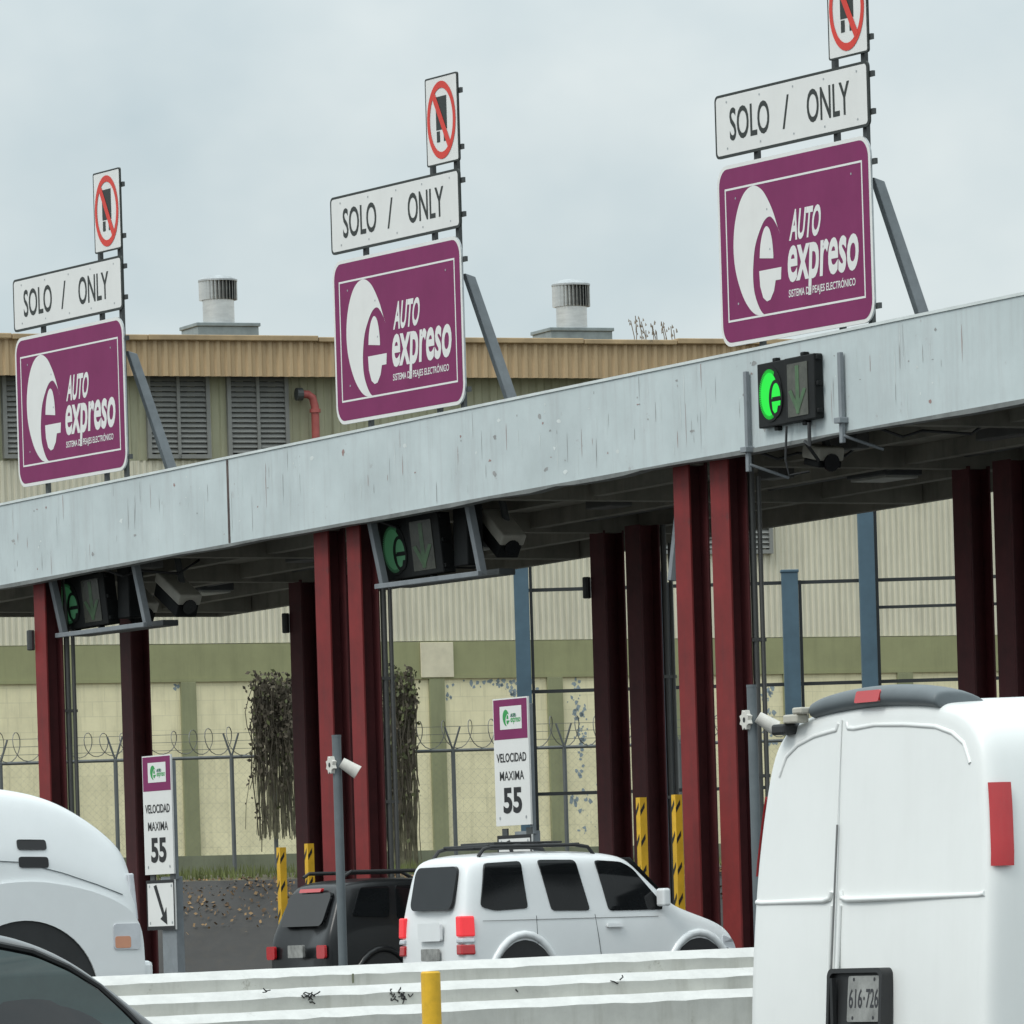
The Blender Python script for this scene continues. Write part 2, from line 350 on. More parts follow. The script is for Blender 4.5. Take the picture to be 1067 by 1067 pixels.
# ------------------------------------------------------------------ warehouse behind
BR = rad(22); B0 = at(533, 500, 165.0); B0.z = 0
bx_, by_ = math.cos(BR), math.sin(BR)
def hb(px, py, d=0.0):       # (x along the facade, z) for a point d in front of the facade
    a, b = ray(px, py)
    ox, oy = B0.x + by_ * d, B0.y - bx_ * d
    Y = (ox * -by_ + oy * bx_) / (a * -by_ + bx_)
    return (a * Y - ox) * bx_ + (Y - oy) * by_, ZC + b * Y
zf1 = hb(533, 352.5, .5)[1]; zf0 = hb(533, 394, .5)[1]
zsid = hb(533, 667)[1]; zgr = hb(533, 705)[1]; zpl = hb(533, 884)[1]; zg = 3.7
XL, XR = hb(-170, 600)[0], hb(1330, 600)[0]
bld = thing('warehouse', 'long cream and olive warehouse with tan corrugated eaves behind the toll canopy', 'building', B0, BR)
MB().box(XL, XR, 0.12, 26, zg - 1, zf1 - .7).build('wall', M['upper'], bld)
def corrug(x0, x1, z0, z1, y, depth, pitch, flat=.35):
    m = MB(); x = x0; xs = []
    while x < x1:
        xs += [(x, y), (x + pitch * flat, y), (x + pitch * .5, y - depth), (x + pitch * (.5 + flat), y - depth)]; x += pitch
    for (xx, yy) in xs: m.v += [(xx, yy, z0), (xx, yy, z1)]
    for i in range(len(xs) - 1): m.f.append((2 * i, 2 * i + 2, 2 * i + 3, 2 * i + 1)); m.m.append(0)
    return m
corrug(XL, XR, zsid, hb(533, 480)[1], 0.05, 0.035, 0.165, .32).build('siding', M['siding'], bld)
corrug(XL, XR, hb(533, 480)[1], zf0 + .3, 0.06, 0.045, 0.42, .4).build('siding', M['upper'], bld)
rf = corrug(XL, XR, zf0, zf1 - .12, -0.55, 0.06, 0.27, .3).build('roof_fascia', M['brown'], bld)
m = MB(); x = XL
while x < XR:
    x2 = min(XR, x + random.uniform(2.5, 5)); d = random.uniform(-.02, .02)
    m.box(x, x2 - .015, -.72, -.38, zf1 - .13 + d, zf1 + d + random.uniform(-.02, .02)); x = x2
m.build('ridge_cap', M['brown2'], rf, bevel=.02)
MB().box(XL, XR, -.54, 26, zf1 - .55, zf1 - .35).build('roof', M['brown2'], bld)
MB().box(XL, XR, -.5, -.12, zf0 + .05, zf0 + .12).build('eaves_soffit', M['upper'], bld)
MB().box(XL, XR, -.06, .11, zgr, zsid - .02).build('band', M['green'], bld)
MB().box(XL, XR, -.14, .13, zg - .6, zpl - .003).build('plinth', M['plinth'], bld)
MB().box(XL, XR, -.09, -.062, zgr - .03, zgr + .05).build('ledge', M['green'], bld)
for i, px in enumerate((-60, 69, 197, 328, 456, 579, 703, 825, 944, 1062)):
    xa = hb(px - 8, 780)[0]; xb = hb(px + 8, 780)[0]
    MB().box(xa, xb, -.10, -.021, zpl - .02, zgr - .035).build('pilaster', M['pilaster'], bld, bevel=.01)
xa, xb = hb(437, 690)[0], hb(471, 690)[0]
MB().box(xa, xb, -.12, -.063, zgr + .0, zsid - .04).build('plaster_patch', M['patch'], bld, bevel=.01)
zl0, zl1 = hb(533, 478)[1], zf0 + .05
for (pa, pb) in ((-82, -20), (2, 62), (152, 218), (236, 300), (684, 800)):
    low = zl0 if pa < 600 else hb(790, 577)[1]
    x0, x1 = hb(pa, 430)[0], hb(pb, 430)[0]
    fr = MB()
    for a, b in ((x0, x0 + .1), ((x0 + x1) / 2 - .04, (x0 + x1) / 2 + .04), (x1 - .1, x1)): fr.box(a, b, -.1, .1, low, zl1)
    fr.box(x0 + .1, x1 - .1, -.1, .1, low, low + .1)
    lo = fr.build('louvre', M['louvre'], bld)
    MB().box(x0 + .1, x1 - .1, .03, .055, low + .1, zl1).build('backing', M['louvreback'], lo)
    sl = MB(); z = low + .14
    while z < zl1:
        sl.add([(x0 + .1, -.085, z), (x1 - .1, -.085, z), (x1 - .1, .0, z + .12), (x0 + .1, .0, z + .12)], [(0, 1, 2, 3)]); z += .125
    sl.build('slats', M['louvre'], lo)
# wall pipe with an elbow
xp, zp = hb(321, 412)
m = MB(); m.tube([(xp - .30, -.30, zp), (xp - .12, -.30, zp), (xp, -.30, zp - .08), (xp + .06, -.30, zp - .3), (xp + .06, -.30, zsid + 1.2)], .10, 12)
m.cyl((xp + .06, -.3, zp - .36), (xp + .06, -.3, zp - .45), .135)
p = m.build('vent_pipe', M['pipe'], bld, smooth=40)
MB().cyl((xp - .42, -.3, zp), (xp - .27, -.3, zp), .16, n=14).build('pipe_flange', M['darksteel'], p)
# old blue paint left on the blocks
def flakes(spots):
    m = MB(); m.box(XL, XR, -.02, .115, zpl, zgr - .003)
    for px, py, sx, sy, n in spots:
        for _ in range(n):
            x, z = hb(random.gauss(px, sx), random.gauss(py, sy))
            if z > zgr - .08 or z < zpl + .1: continue
            r = random.uniform(.015, .075); k = random.randint(5, 8); ph = random.random() * 6
            m.flat([(x + r * random.uniform(.5, 1.2) * math.cos(ph + 6.283 * i / k), z + r * random.uniform(.4, 1.5) * math.sin(ph + 6.283 * i / k)) for i in range(k)], lambda u, v: (u, -.0235, v), 1)
    return m
flakes([(478, 706, 8, 1.5, 14), (520, 711, 16, 3.5, 46), (535, 722, 4, 3, 10), (468, 715, 2.5, 8, 12), (600, 712, 2, 7, 14), (602, 745, 4, 12, 34), (606, 775, 3, 9, 24),
        (605, 805, 3, 3, 5), (607, 835, 9, 14, 16), (612, 862, 8, 5, 10), (799, 720, 5, 6, 14), (802, 745, 3, 12, 20), (801, 765, 4, 6, 12), (182, 714, 1.5, 3, 7)]).build('block_wall', [M['cream'], M['flake']], bld)
# turbine ventilators on the roof
def ventilator(px0, px1, ptop, pcap, pneck, bx0, bx1, pbase):
    d = -1.6
    xc = (hb(px0, 300, d)[0] + hb(px1, 300, d)[0]) / 2; r = (hb(px1, 300, d)[0] - hb(px0, 300, d)[0]) / 2
    zt, zc, zn, zb = (hb((px0 + px1) / 2, q, d)[1] for q in (ptop, pcap, pneck, pbase))
    base = MB(); x0, x1 = hb(bx0, 340, d)[0], hb(bx1, 340, d)[0]
    x0 += .16; x1 -= .16
    base.box(x0, x1, -d - .62, -d + .62, zb - .5, zn - .06); base.box(x0 - .04, x1 + .04, -d - .66, -d + .66, zn - .06, zn + .03)
    b = base.build('ventilator', M['curb'], bld, bevel=.015)
    MB().cyl((xc, -d, zn), (xc, -d, zc), r * .82, n=24, caps=False).build('neck', M['brushed'], b, smooth=40)
    n = 30; zt_ = zt - (zt - zc) * .22
    cp = MB(); cp.cyl((xc, -d, zc), (xc, -d, zt_), r * .84, n=24, mi=1)
    for i in range(n):
        a = 6.283 * i / n; c0, s0 = math.cos(a), math.sin(a); c1, s1 = math.cos(a + .17), math.sin(a + .17)
        q = [(xc + r * .86 * c1, -d + r * .86 * s1), (xc + r * c0, -d + r * s0), (xc + r * .97 * c0, -d + r * .97 * s0), (xc + r * .83 * c1, -d + r * .83 * s1)]
        cp.hexa([(x_, y_, zc) for x_, y_ in q] + [(x_, y_, zt_) for x_, y_ in q])
    cp.build('turbine', [M['brushed'], M['darksteel']], b)
    tp = MB(); zt1 = zt - (zt - zc) * .22
    rings = [[(xc + r * q * math.cos(6.283 * i / 32), -d + r * q * math.sin(6.283 * i / 32), zt1 + h * (zt - zt1)) for i in range(32)] for q, h in ((1.02, -.15), (1.02, .15), (.85, .55), (.55, .85), (.2, 1))]
    tp.loft(rings); tp.build('turbine_cap', M['galv'], b, smooth=50)
ventilator(208, 246, 287, 313, 340, 191, 267, 352)
ventilator(576.5, 613, 291, 320, 345, 558, 634, 358)
# dry weeds on the eaves
m = MB()
for px, top in ((657, 334), (662, 329), (666, 332), (668, 335), (678, 337), (680, 339), (689, 335), (691, 338), (699, 340), (702, 344), (673, 344), (684, 346)):
    x, z = hb(px, top, -1.0); x0 = x + random.uniform(-.2, .2)
    m.tube([(x0, 1.0, zf1 - .36), ((x + x0) / 2 + .05, 1.0, (zf1 + z) / 2 - .1), (x, 1.0, z)], .012, 4)
    for _ in range(5):
        q = random.random() ** .5; cx_, cz_ = x0 + (x - x0) * q + random.uniform(-.09, .09), zf1 - .36 + (z - zf1 + .36) * q
        m.add([(cx_, .98, cz_), (cx_ + .06, 1, cz_ + .03), (cx_ + .03, 1.03, cz_ + .1)], [(0, 1, 2)])
o = m.build('dry_weed', M['weed'], loc=B0, rz=BR); tag(o, 'dry weeds growing on the warehouse eaves near the rightmost big sign', 'weeds')

# ------------------------------------------------------------------ wire fence, creepers, grass, leaves
def fx(px, py, Y=FENCE_Y): v = at(px, py, Y); return v.x, v.z
zrail = fx(200, 790)[1]; zbase = 3.7
x0, x1 = fx(-160, 800)[0], fx(1200, 800)[0]
fen = thing('chain_link_fence', 'low chain link fence topped with razor wire before the warehouse wall', 'fence', (0, FENCE_Y, 0))
MB().cyl((x0, 0, zrail), (x1, 0, zrail), .035, n=8).build('top_rail', M['fencepost'], fen)
for px in (-118, 2, 122, 243, 287, 359, 474, 590, 710, 830, 950, 1070):
    x = fx(px, 850)[0]; m = MB(); m.cyl((x, 0, zbase - .3), (x, 0, zrail + .02), .045, n=8)
    m.tube([(x, 0, zrail), (x - .16, 0, zrail + .5)], .022, 6); m.tube([(x, 0, zrail), (x + .16, 0, zrail + .5)], .022, 6)
    m.build('post', M['fencepost'], fen)
m = MB(); H = zrail - zbase; q = x0
while q < x1:
    m.tube([(q, .03, zbase), (q + H, .03, zrail)], .001, 3); m.tube([(q + H, .036, zbase), (q, .036, zrail)], .001, 3); q += .16
m.build('wire_mesh', M['wire'], fen)
m = MB(); pts = []; n = int((x1 - x0) / .030); rr = .30
for i in range(n):
    a = i * .42; jj = 1 + .22 * math.sin(i * .023) * math.sin(i * .0071)
    pts.append((x0 + i * .030 + .15 * math.cos(a) + .10 * math.sin(a * .21), rr * math.cos(a) * jj, zrail + .34 + rr * math.sin(a) * jj))
m.tube(pts, .010, 4); m.build('razor_coil', M['wire'], fen)
m = MB()
for zz in (.18, .34, .5): m.cyl((x0, -.16 if zz > .3 else .16, zrail + zz), (x1, -.16 if zz > .3 else .16, zrail + zz), .007, n=4)
m.build('barbed_strand', M['wire'], fen)
def creeper(px0, px1, top, bot, lab, dens, green, full):
    X0, zt = fx(px0, top, FENCE_Y - .4); X1, zb = fx(px1, bot, FENCE_Y - .4)
    m = MB(); wd = X1 - X0
    for i in range(int(dens * wd)):
        x = X0 + random.random() * wd; z = zt - abs(random.gauss(0, .25)); ln_ = random.uniform(.35, 1.0) ** 1.2 * (zt - zb) * (1.0 if random.random() < .6 else .55)
        pts = []; y = random.uniform(-.25, .2)
        for k in range(7):
            pts.append((x, y, z - ln_ * k / 6)); x += random.gauss(0, .06); y += random.gauss(0, .03)
        m.tube(pts, random.uniform(.006, .016), 3)
        for k in range(random.randint(14, 26)):
            t = random.random() ** 1.1; c = Vector(pts[min(6, int(t * 6))]) + Vector((random.gauss(0, .06), random.gauss(0, .06), random.uniform(-.18, .18)))
            if random.random() < .06 + .25 * t: continue
            r = random.uniform(.02, .075); d1 = Vector((random.gauss(0, .6), random.gauss(0, .5), random.gauss(0, 1))).normalized() * r
            d2 = d1.cross(Vector((random.gauss(0, .5), 1, random.gauss(0, .5)))).normalized() * r * .6
            m.add([c - d1, c + d2, c + d1, c - d2], [(0, 1, 2, 3)], 1 if random.random() < green else 0)
    for i in range(int(190 * wd)):
        x = X0 + random.random() ** .9 * wd; hw_ = random.uniform(.004, .016); z = zt - abs(random.gauss(0, .3)); ze = zb - random.uniform(-.2, .1) if random.random() < full else z - random.uniform(.25, .75) * (zt - zb)
        n_ = 6; q = []
        for k in range(n_ + 1):
            q += [(x - hw_, .28, z + (ze - z) * k / n_), (x + hw_, .28 + random.gauss(0, .01), z + (ze - z) * k / n_)]; x += random.gauss(0, .02)
        m.add(q, [(2 * k, 2 * k + 1, 2 * k + 3, 2 * k + 2) for k in range(n_)], 2)
    o = m.build('dead_creeper', [M['vine'], M['vineleaf'], M['strand']], loc=(0, FENCE_Y - .4, 0)); tag(o, lab, 'creeper', 'creepers on the wire fence')
creeper(263, 318, 707, 870, 'dark dry creeper hanging over the wire fence left of the second pair of front columns', 80, .12, .6)
creeper(398, 437, 699, 905, 'olive creeper curtain right of the second pair of front columns', 74, .45, .9)
m = MB()
for _ in range(5200):
    x = random.uniform(-16, 16); y = random.uniform(137.7, 139.6); h = random.uniform(.08, .30)
    dx = random.gauss(0, .06); m.add([(x - .02, y, 3.6), (x + .02, y, 3.6), (x + dx, y + random.gauss(0, .05), 3.66 + h)], [(0, 1, 2)])
tag(m.build('grass', M['grass']), 'thin dry grass along the foot of the wire fence', 'grass', kind='stuff')
m = MB()
for _ in range(3800):
    x = random.uniform(-14, 12); t = random.random() ** 1.7; y = 137.55 - 1.6 * t ** 1.6 + random.gauss(0, .12)
    z = interp(prof, y) + .05; r = random.uniform(.02, .055); a = random.random() * 6.28
    d1 = Vector((math.cos(a) * r, math.sin(a) * r * .8, math.sin(a) * r * .7)); d2 = Vector((-math.sin(a) * r * .5, math.cos(a) * r * .5, random.uniform(0, .04)))
    c = Vector((x, y, z)); m.add([c - d1, c + d2, c + d1, c - d2], [(0, 1, 2, 3)], 0 if random.random() < .45 else 1)
tag(m.build('leaf_litter', [M['leaf1'], M['leaf2']]), 'brown dead leaves scattered over the dark slope', 'leaves', kind='stuff')

# ------------------------------------------------------------------ tall blue fence at the right
FB = 135.5
bf = thing('blue_steel_fence', 'tall fence of blue square posts and thin black rails', 'fence', (0, FB, 0))
xe = fx(1180, 700, FB)[0]; xs = fx(546, 700, FB)[0]
for pa, pb, top in ((538, 553.5, 560), (684, 697, 597), (817, 834, 595), (898, 914.5, 500), (1010, 1026, 590), (1120, 1136, 500)):
    a = fx(pa, 700, FB)[0]; b = fx(pb, 700, FB)[0]; zt = fx(pa, top, FB)[1]
    m = MB(); m.box(a, b, -.16, .16, 1.0, zt); m.box(a - .02, b + .02, -.18, .18, zt - .04, zt + .02)
    p = m.build('post', M['bluepost'], bf, bevel=.015)
    MB().box(b + .01, b + .07, -.03, .03, 1.0, zt - .2).build('post_strip', M['rail'], p)
for py in (609, 715, 822):
    z = fx(740, py, FB)[1]; MB().box(xs, xe, .17, .25, z - .035, z + .035).build('rail', M['rail'], bf)
z = fx(925, 632, FB)[1]; MB().box(fx(906, 632, FB)[0], xe, .17, .25, z - .03, z + .03).build('rail', M['rail'], bf)

# ------------------------------------------------------------------ canopy
def ztop(s): return 10.365 + .0163 * s
def zbot(s): return 8.965 + .0165 * s
SL, SR, WB = -22.4, 40.0, 8.4
cano = thing('toll_canopy', 'long toll plaza canopy with pale blue-grey fascia on dark red columns', 'canopy', P(0, 0), ROT)
def slab(m, s0, s1, w0, w1, fa, fb, mi=0):
    m.hexa([(w0, -s0, fa(s0)), (w1, -s0, fa(s0)), (w1, -s1, fa(s1)), (w0, -s1, fa(s1)), (w0, -s0, fb(s0)), (w1, -s0, fb(s0)), (w1, -s1, fb(s1)), (w0, -s1, fb(s1))], mi)
joint = hit(238, 520, 0)[0]
m = MB(); js = [SL, joint, joint + 31, SR + 1]
for a, b in zip(js, js[1:]): slab(m, a + .012, min(b, SR) - .012, 0, .16, zbot, ztop)
for _ in range(230):          # scratches, chips and old drips
    s_ = random.uniform(-15, 16); z = random.uniform(zbot(s_) + .12, ztop(s_) - .12); kind = random.random()
    if kind < .6: wd_, hh = random.uniform(.004, .011), random.uniform(.04, .36)
    elif kind < .93: wd_, hh = random.uniform(.01, .04), random.uniform(.008, .03)
    else: wd_, hh = random.uniform(.03, .09), random.uniform(.02, .06)
    k = 9; pts = [(s_ + wd_ * random.uniform(.4, 1.2) * math.cos(6.283 * i / k), z + hh * random.uniform(.4, 1.2) * math.sin(6.283 * i / k)) for i in range(k)]
    pts = [(a, min(max(b, zbot(a) + .03), ztop(a) - .03)) for a, b in pts]
    m.flat(pts, lambda u, v: (-.0025, -u, v), random.choice((1, 1, 2, 3, 3)))
m.build('fascia', [M['fascia'], M['scuff'], M['rusty'], M['fascia_edge']], cano)
m = MB()
for j in js[1:3]: slab(m, j - .035, j + .035, -.006, .17, lambda s: zbot(s) + .01, lambda s: ztop(s) - .01)
m.build('joint_strip', M['rustdark'], cano)
m = MB(); slab(m, SL, SR, -.02, .20, lambda s: ztop(s) + .003, lambda s: ztop(s) + .045); m.build('coping', M['fascia_edge'], cano)
m = MB(); s_ = SL; za = .045
while s_ < SR:
    s2 = min(SR, s_ + random.uniform(.5, 1.6)); zb2 = random.uniform(.03, .075)
    m.hexa([(-.025, -s_, zbot(s_) - za), (.18, -s_, zbot(s_) - za), (.18, -s2, zbot(s2) - zb2), (-.025, -s2, zbot(s2) - zb2), (-.025, -s_, zbot(s_) - .003), (.18, -s_, zbot(s_) - .003), (.18, -s2, zbot(s2) - .003), (-.025, -s2, zbot(s2) - .003)])
    s_, za = s2, zb2
m.build('drip_edge', M['drip'], cano)
m = MB()
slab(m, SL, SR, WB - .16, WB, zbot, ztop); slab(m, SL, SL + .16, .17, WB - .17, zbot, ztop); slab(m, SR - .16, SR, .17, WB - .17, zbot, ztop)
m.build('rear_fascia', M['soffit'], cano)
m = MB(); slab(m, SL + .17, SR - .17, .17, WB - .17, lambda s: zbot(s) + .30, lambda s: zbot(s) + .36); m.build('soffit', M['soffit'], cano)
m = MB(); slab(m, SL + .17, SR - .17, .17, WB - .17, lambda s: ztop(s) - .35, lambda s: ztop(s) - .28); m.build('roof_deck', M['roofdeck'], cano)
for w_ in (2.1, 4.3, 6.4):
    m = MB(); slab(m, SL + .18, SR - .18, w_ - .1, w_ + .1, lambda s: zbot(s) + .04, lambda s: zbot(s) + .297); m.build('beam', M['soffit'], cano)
for i, s_ in enumerate((-20.9, -13.7, -8.5, -3.3, 2.4, 8.0, 14, 20, 26, 32)):
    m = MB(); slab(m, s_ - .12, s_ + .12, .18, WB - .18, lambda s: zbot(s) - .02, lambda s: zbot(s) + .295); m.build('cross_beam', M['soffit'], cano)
for w_ in (1.2, 5.3):
    m = MB(); m.tube([(w_, -s_, zbot(s_) + .2) for s_ in (SL + .3, 0, SR - .3)], .05, 8); m.build('pipe', M['conduit'], cano)
for i, (s_, w_, a_, b_) in enumerate(((-1.0, 1.0, .5, .25), (-10.8, 1.0, .5, .25), (1.2, 3.1, .8, .4), (-9.2, 3.2, .8, .4), (10.5, 1.6, .9, .22), (12.6, 3.0, 1.2, .3), (6.2, 3.1, .6, .3), (-6.4, 3.1, .7, .3), (-17, 3.0, .7, .3))):
    z = zbot(s_); m = MB(); m.box(w_ - b_ / 2, w_ + b_ / 2, -s_ - a_ / 2, -s_ + a_ / 2, z - .02, z + .295); m.build('junction_box', M['conduit'], cano, bevel=.02)
for s_ in (-1.6, -11.4, 9.9, 13.2):
    m = MB(); z = zbot(s_)
    m.tube([(.3, -s_, z + .05), (.6, -s_ - .3, z - .12), (1.0, -s_ - .2, z - .02), (1.5, -s_ - .7, z - .1), (2.0, -s_ - .5, z + .15)], .022, 6); m.build('loose_cable', M['trim'], cano)
def fixture(s_, w_):
    z = zbot(s_); m = MB(); m.box(w_ - .35, w_ + .35, -s_ - .55, -s_ + .55, z + .1, z + .295); o = m.build('lamp_fixture', M['darksteel'], cano, bevel=.02)
    MB().box(w_ - .3, w_ + .3, -s_ - .5, -s_ + .5, z + .06, z + .098).build('lamp_cover', M['fixture'], o)
for s_, w_ in ((5.4, 5.6), (11.3, 5.3), (-8, 5.6), (-17.5, 5.5)): fixture(s_, w_)
def column(s_, w_, wide=.44, dep=.34, conduit=False):
    h = zbot(s_) + .02
    m = MB(); t = .035
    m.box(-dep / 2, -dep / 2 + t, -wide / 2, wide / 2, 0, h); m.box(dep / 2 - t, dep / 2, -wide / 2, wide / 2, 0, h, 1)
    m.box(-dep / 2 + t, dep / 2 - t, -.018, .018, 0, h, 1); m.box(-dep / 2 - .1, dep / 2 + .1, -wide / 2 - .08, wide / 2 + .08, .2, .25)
    o = m.build('column', [M['maroon_shade'] if w_ > 3 else M['red'], M['maroon_shade']], cano, loc=(w_, -s_, 0), bevel=.006)  # webs and rear flanges darkened in colour for their shade
    if conduit:
        c = MB(); c.cyl((dep / 2 + .09, -wide / 2 + .05, .2), (dep / 2 + .09, -wide / 2 + .05, h), .05, n=10); c.cyl((dep / 2 + .2, -wide / 2 + .02, .2), (dep / 2 + .2, -wide / 2 + .02, h - .3), .035, n=10)
        for zz in (2.4, 4.4, 6.4): c.box(dep / 2, dep / 2 + .25, -wide / 2 + .0, -wide / 2 + .1, zz, zz + .05)
        c.build('conduit', M['conduit'], o, smooth=40)
    return o
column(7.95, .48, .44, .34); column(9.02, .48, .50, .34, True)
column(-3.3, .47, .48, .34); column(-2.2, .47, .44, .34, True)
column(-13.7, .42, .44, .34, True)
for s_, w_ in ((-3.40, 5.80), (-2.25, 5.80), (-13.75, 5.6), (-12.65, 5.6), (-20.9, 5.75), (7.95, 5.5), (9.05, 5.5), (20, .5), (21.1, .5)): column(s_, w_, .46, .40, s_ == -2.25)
for s_, w_, z in ((-3.40, 5.58, 8.0), (-13.75, 5.38, 8.0), (-13.7, .23, 7.7)):
    c = MB(); c.cyl((w_ - .03, -s_ + .28, z - .18), (w_ - .03, -s_ + .28, z + .18), .07, n=10); c.build('column_bell', M['darksteel'], cano, bevel=.02)
a = hits(712, 560, 7.0); b = hits(700, 605, 7.0)
m = MB(); m.tube([(b[0], -7, b[1]), (a[0] + .05, -7, zbot(7) + .1)], .07, 6); m.build('knee_brace', M['steel'], cano)

# ------------------------------------------------------------------ the three overhead signs
MOON = [(.297, .14), (.235, .152), (.185, .205), (.145, .285), (.112, .40), (.10, .515), (.107, .63), (.128, .725), (.16, .80), (.20, .845), (.25, .858),
        (.30, .825), (.34, .76), (.372, .685), (.395, .61), (.4095, .565), (.398, .60), (.372, .648), (.345, .672), (.31, .655), (.275, .60),
        (.243, .52), (.228, .42), (.225, .34), (.232, .27), (.252, .205), (.275, .16)]
EUP = [(.272, .455), (.278, .52), (.291, .575), (.308, .612), (.325, .622), (.343, .60), (.356, .545), (.362, .475), (.362, .44)]
ELO = [(.266, .385), (.413, .385), (.408, .318), (.373, .318), (.360, .262), (.335, .218), (.312, .212), (.288, .235), (.27, .30)]
def spline(ch, n=4):
    out_ = []
    for i in range(len(ch) - 1):
        p = [Vector(ch[max(0, min(len(ch) - 1, k))]) for k in (i - 1, i, i + 1, i + 2)]
        for j in range(n):
            t = j / n
            out_.append(tuple(.5 * (2 * p[1] + (p[2] - p[0]) * t + (2 * p[0] - 5 * p[1] + 4 * p[2] - p[3]) * t * t + (3 * p[1] - p[0] - 3 * p[2] + p[3]) * t ** 3)))
    return out_
MOON = spline(MOON[:16]) + spline(MOON[15:] + MOON[:1])
EUP = spline(EUP) + EUP[-1:]
def logo(m, fn, x0, x1, y0, y1, mi_moon, mi_txt):
    for sh in (MOON, EUP, ELO): m.flat(scale_pts(sh, x0, x1, y0, y1), fn, mi_moon)
    W_, H_ = x1 - x0, y1 - y0
    X = lambda u: x0 + u * W_
    Y = lambda v: y0 + v * H_
    m.text('AUTO', X(.468), X(.665), Y(.515), Y(.685), fn, mi_txt, .03, .022 * W_)
    m.text('expreso', X(.443), X(.90), Y(.205), Y(.49), fn, mi_txt, .024, .018 * W_)
def overhead_sign(sc, dz, wd, first_label):
    """three plates bolted on two posts, with a strut to the roof behind"""
    root = thing('overhead_lane_sign', first_label, 'sign', P(sc, 0, dz), ROT, 'signs standing on the canopy')
    h = wd / 2
    F = lambda off: (lambda u, v: (-off, -u, v))
    za, zb = 10.50, 13.13
    m = MB(); out = rrect(-h, h, za, zb, .26, .30)
    m.plate(out, F(.030), F(0.0), 0, 1)
    inner = rrect(-h + .055, h - .055, za + .055, zb - .055, .22, .26)
    m.flat(inner, F(.0325), 2)
    bo = [(-h + .21, za + .35), (h - .21, za + .35), (h - .21, zb - .34), (-h + .21, zb - .34)]
    bi = [(-h + .24, za + .38), (h - .24, za + .38), (h - .24, zb - .37), (-h + .24, zb - .37)]
    m.band(bo, bi, F(.035), 0)
    logo(m, F(.036), -h, h, za, zb, 0, 0)
    m.text('SISTEMA DE PEAJES ELECTRÓNICO', -h + .455 * wd, -h + .885 * wd, za + .198 * 2.63, za + .262 * 2.63, F(.036), 0, .014, .01)
    for u, v in ((-h + .5, zb - .5), (h - .5, zb - .5), (-h + .5, za + .6), (h - .6, za + .6), (-.7, zb - .75), (-.65, za + 1.3)): m.flat(ell(u, v, .018, .018, 8), F(.037), 1)
    m.build('logo_panel', [M['white'], M['galv'], M['purple']], root)
    za, zb = 13.245, 14.17; h2 = h + .01
    m = MB(); m.plate(rrect(-h2, h2, za, zb, .09, .09), F(.03), F(0), 0, 0)
    m.flat(rrect(-h2 + .045, h2 - .045, za + .04, zb - .04, .06, .06), F(.0325), 1)
    H_ = zb - za
    m.text('SOLO', -h2 + .10 * wd, -h2 + .365 * wd, za + .245 * H_, za + .765 * H_, F(.035), 0, .014)
    m.text('/', -h2 + .45 * wd, -h2 + .495 * wd, za + .245 * H_, za + .765 * H_, F(.035), 0, .004)
    m.text('ONLY', -h2 + .61 * wd, -h2 + .885 * wd, za + .245 * H_, za + .765 * H_, F(.035), 0, .014)
    for u in (-.42, -.2, .02, .22, .43):
        for v in (.14, .87): m.flat(ell(u * wd, za + v * H_, .018, .018, 8), F(.036), 2)
    m.build('lane_board', [M['rimblack'], M['white'], M['galv']], root)
    za, zb = 14.285, 15.67; x1 = h + .03; x0 = x1 - 1.02; xc, zc_ = (x0 + x1) / 2 - .01, (za + zb) / 2
    m = MB(); m.plate(rrect(x0, x1, za, zb, .04, .04), F(.03), F(0), 1, 0)
    m.band(rrect(x0 + .0, x1 - .0, za, zb, .04, .04), rrect(x0 + .025, x1 - .025, za + .025, zb - .025, .03, .03), F(.032), 0)
    m.band(ell(xc, zc_, .45, .61), ell(xc, zc_, .365, .50), F(.037), 2)
    bw = .17
    m.flat([(xc - bw, zc_ - .15), (xc + bw, zc_ - .15), (xc + bw, zc_ + .37), (xc - bw, zc_ + .37)], F(.034), 0)
    for q in (-1, 1): m.flat([(xc + q * .11 - .05, zc_ - .34), (xc + q * .11 + .05, zc_ - .34), (xc + q * .11 + .05, zc_ - .17), (xc + q * .11 - .05, zc_ - .17)], F(.034), 0)
    a0, a1 = rad(128), rad(-52); wv = .045
    pa = (xc + .40 * math.cos(a0), zc_ + .55 * math.sin(a0)); pb = (xc + .40 * math.cos(a1), zc_ + .55 * math.sin(a1))
    m.flat([(pa[0] - wv, pa[1] - wv * .8), (pb[0] - wv, pb[1] - wv * .8), (pb[0] + wv, pb[1] + wv * .8), (pa[0] + wv, pa[1] + wv * .8)], F(.039), 2)
    m.build('no_truck_plate', [M['rimblack'], M['white'], M['signred']], root)
    zr = ztop(sc) - .3 - dz
    for u, top in ((h - .24, 15.6), (-h + .95, 14.1), (h - 1.0, 14.5)):
        m = MB(); m.box(.05, .11, -u - .05, -u + .05, zr, top)
        m.build('post', M['darksteel'], root)
    for z in (10.72, 12.75, 13.45, 13.98, 14.5, 15.38): MB().box(.004, .048, -h - .07, -h + .9, z - .04, z + .04).build('bracket', M['darksteel'], root)
    for z in (10.8, 12.68, 13.6): MB().box(.004, .048, -h + 1.0, h - .2, z - .035, z + .035).build('cross_bar', M['darksteel'], root)
    u = h - .24
    m = MB(); m.hexa([(.14, -u - .06, 12.55), (.32, -u - .06, 12.5), (1.22, -u - .06, zr), (1.03, -u - .06, zr), (.14, -u + .06, 12.55), (.32, -u + .06, 12.5), (1.22, -u + .06, zr), (1.03, -u + .06, zr)])
    m.build('strut', M['steel'], root, bevel=.01)
    return root
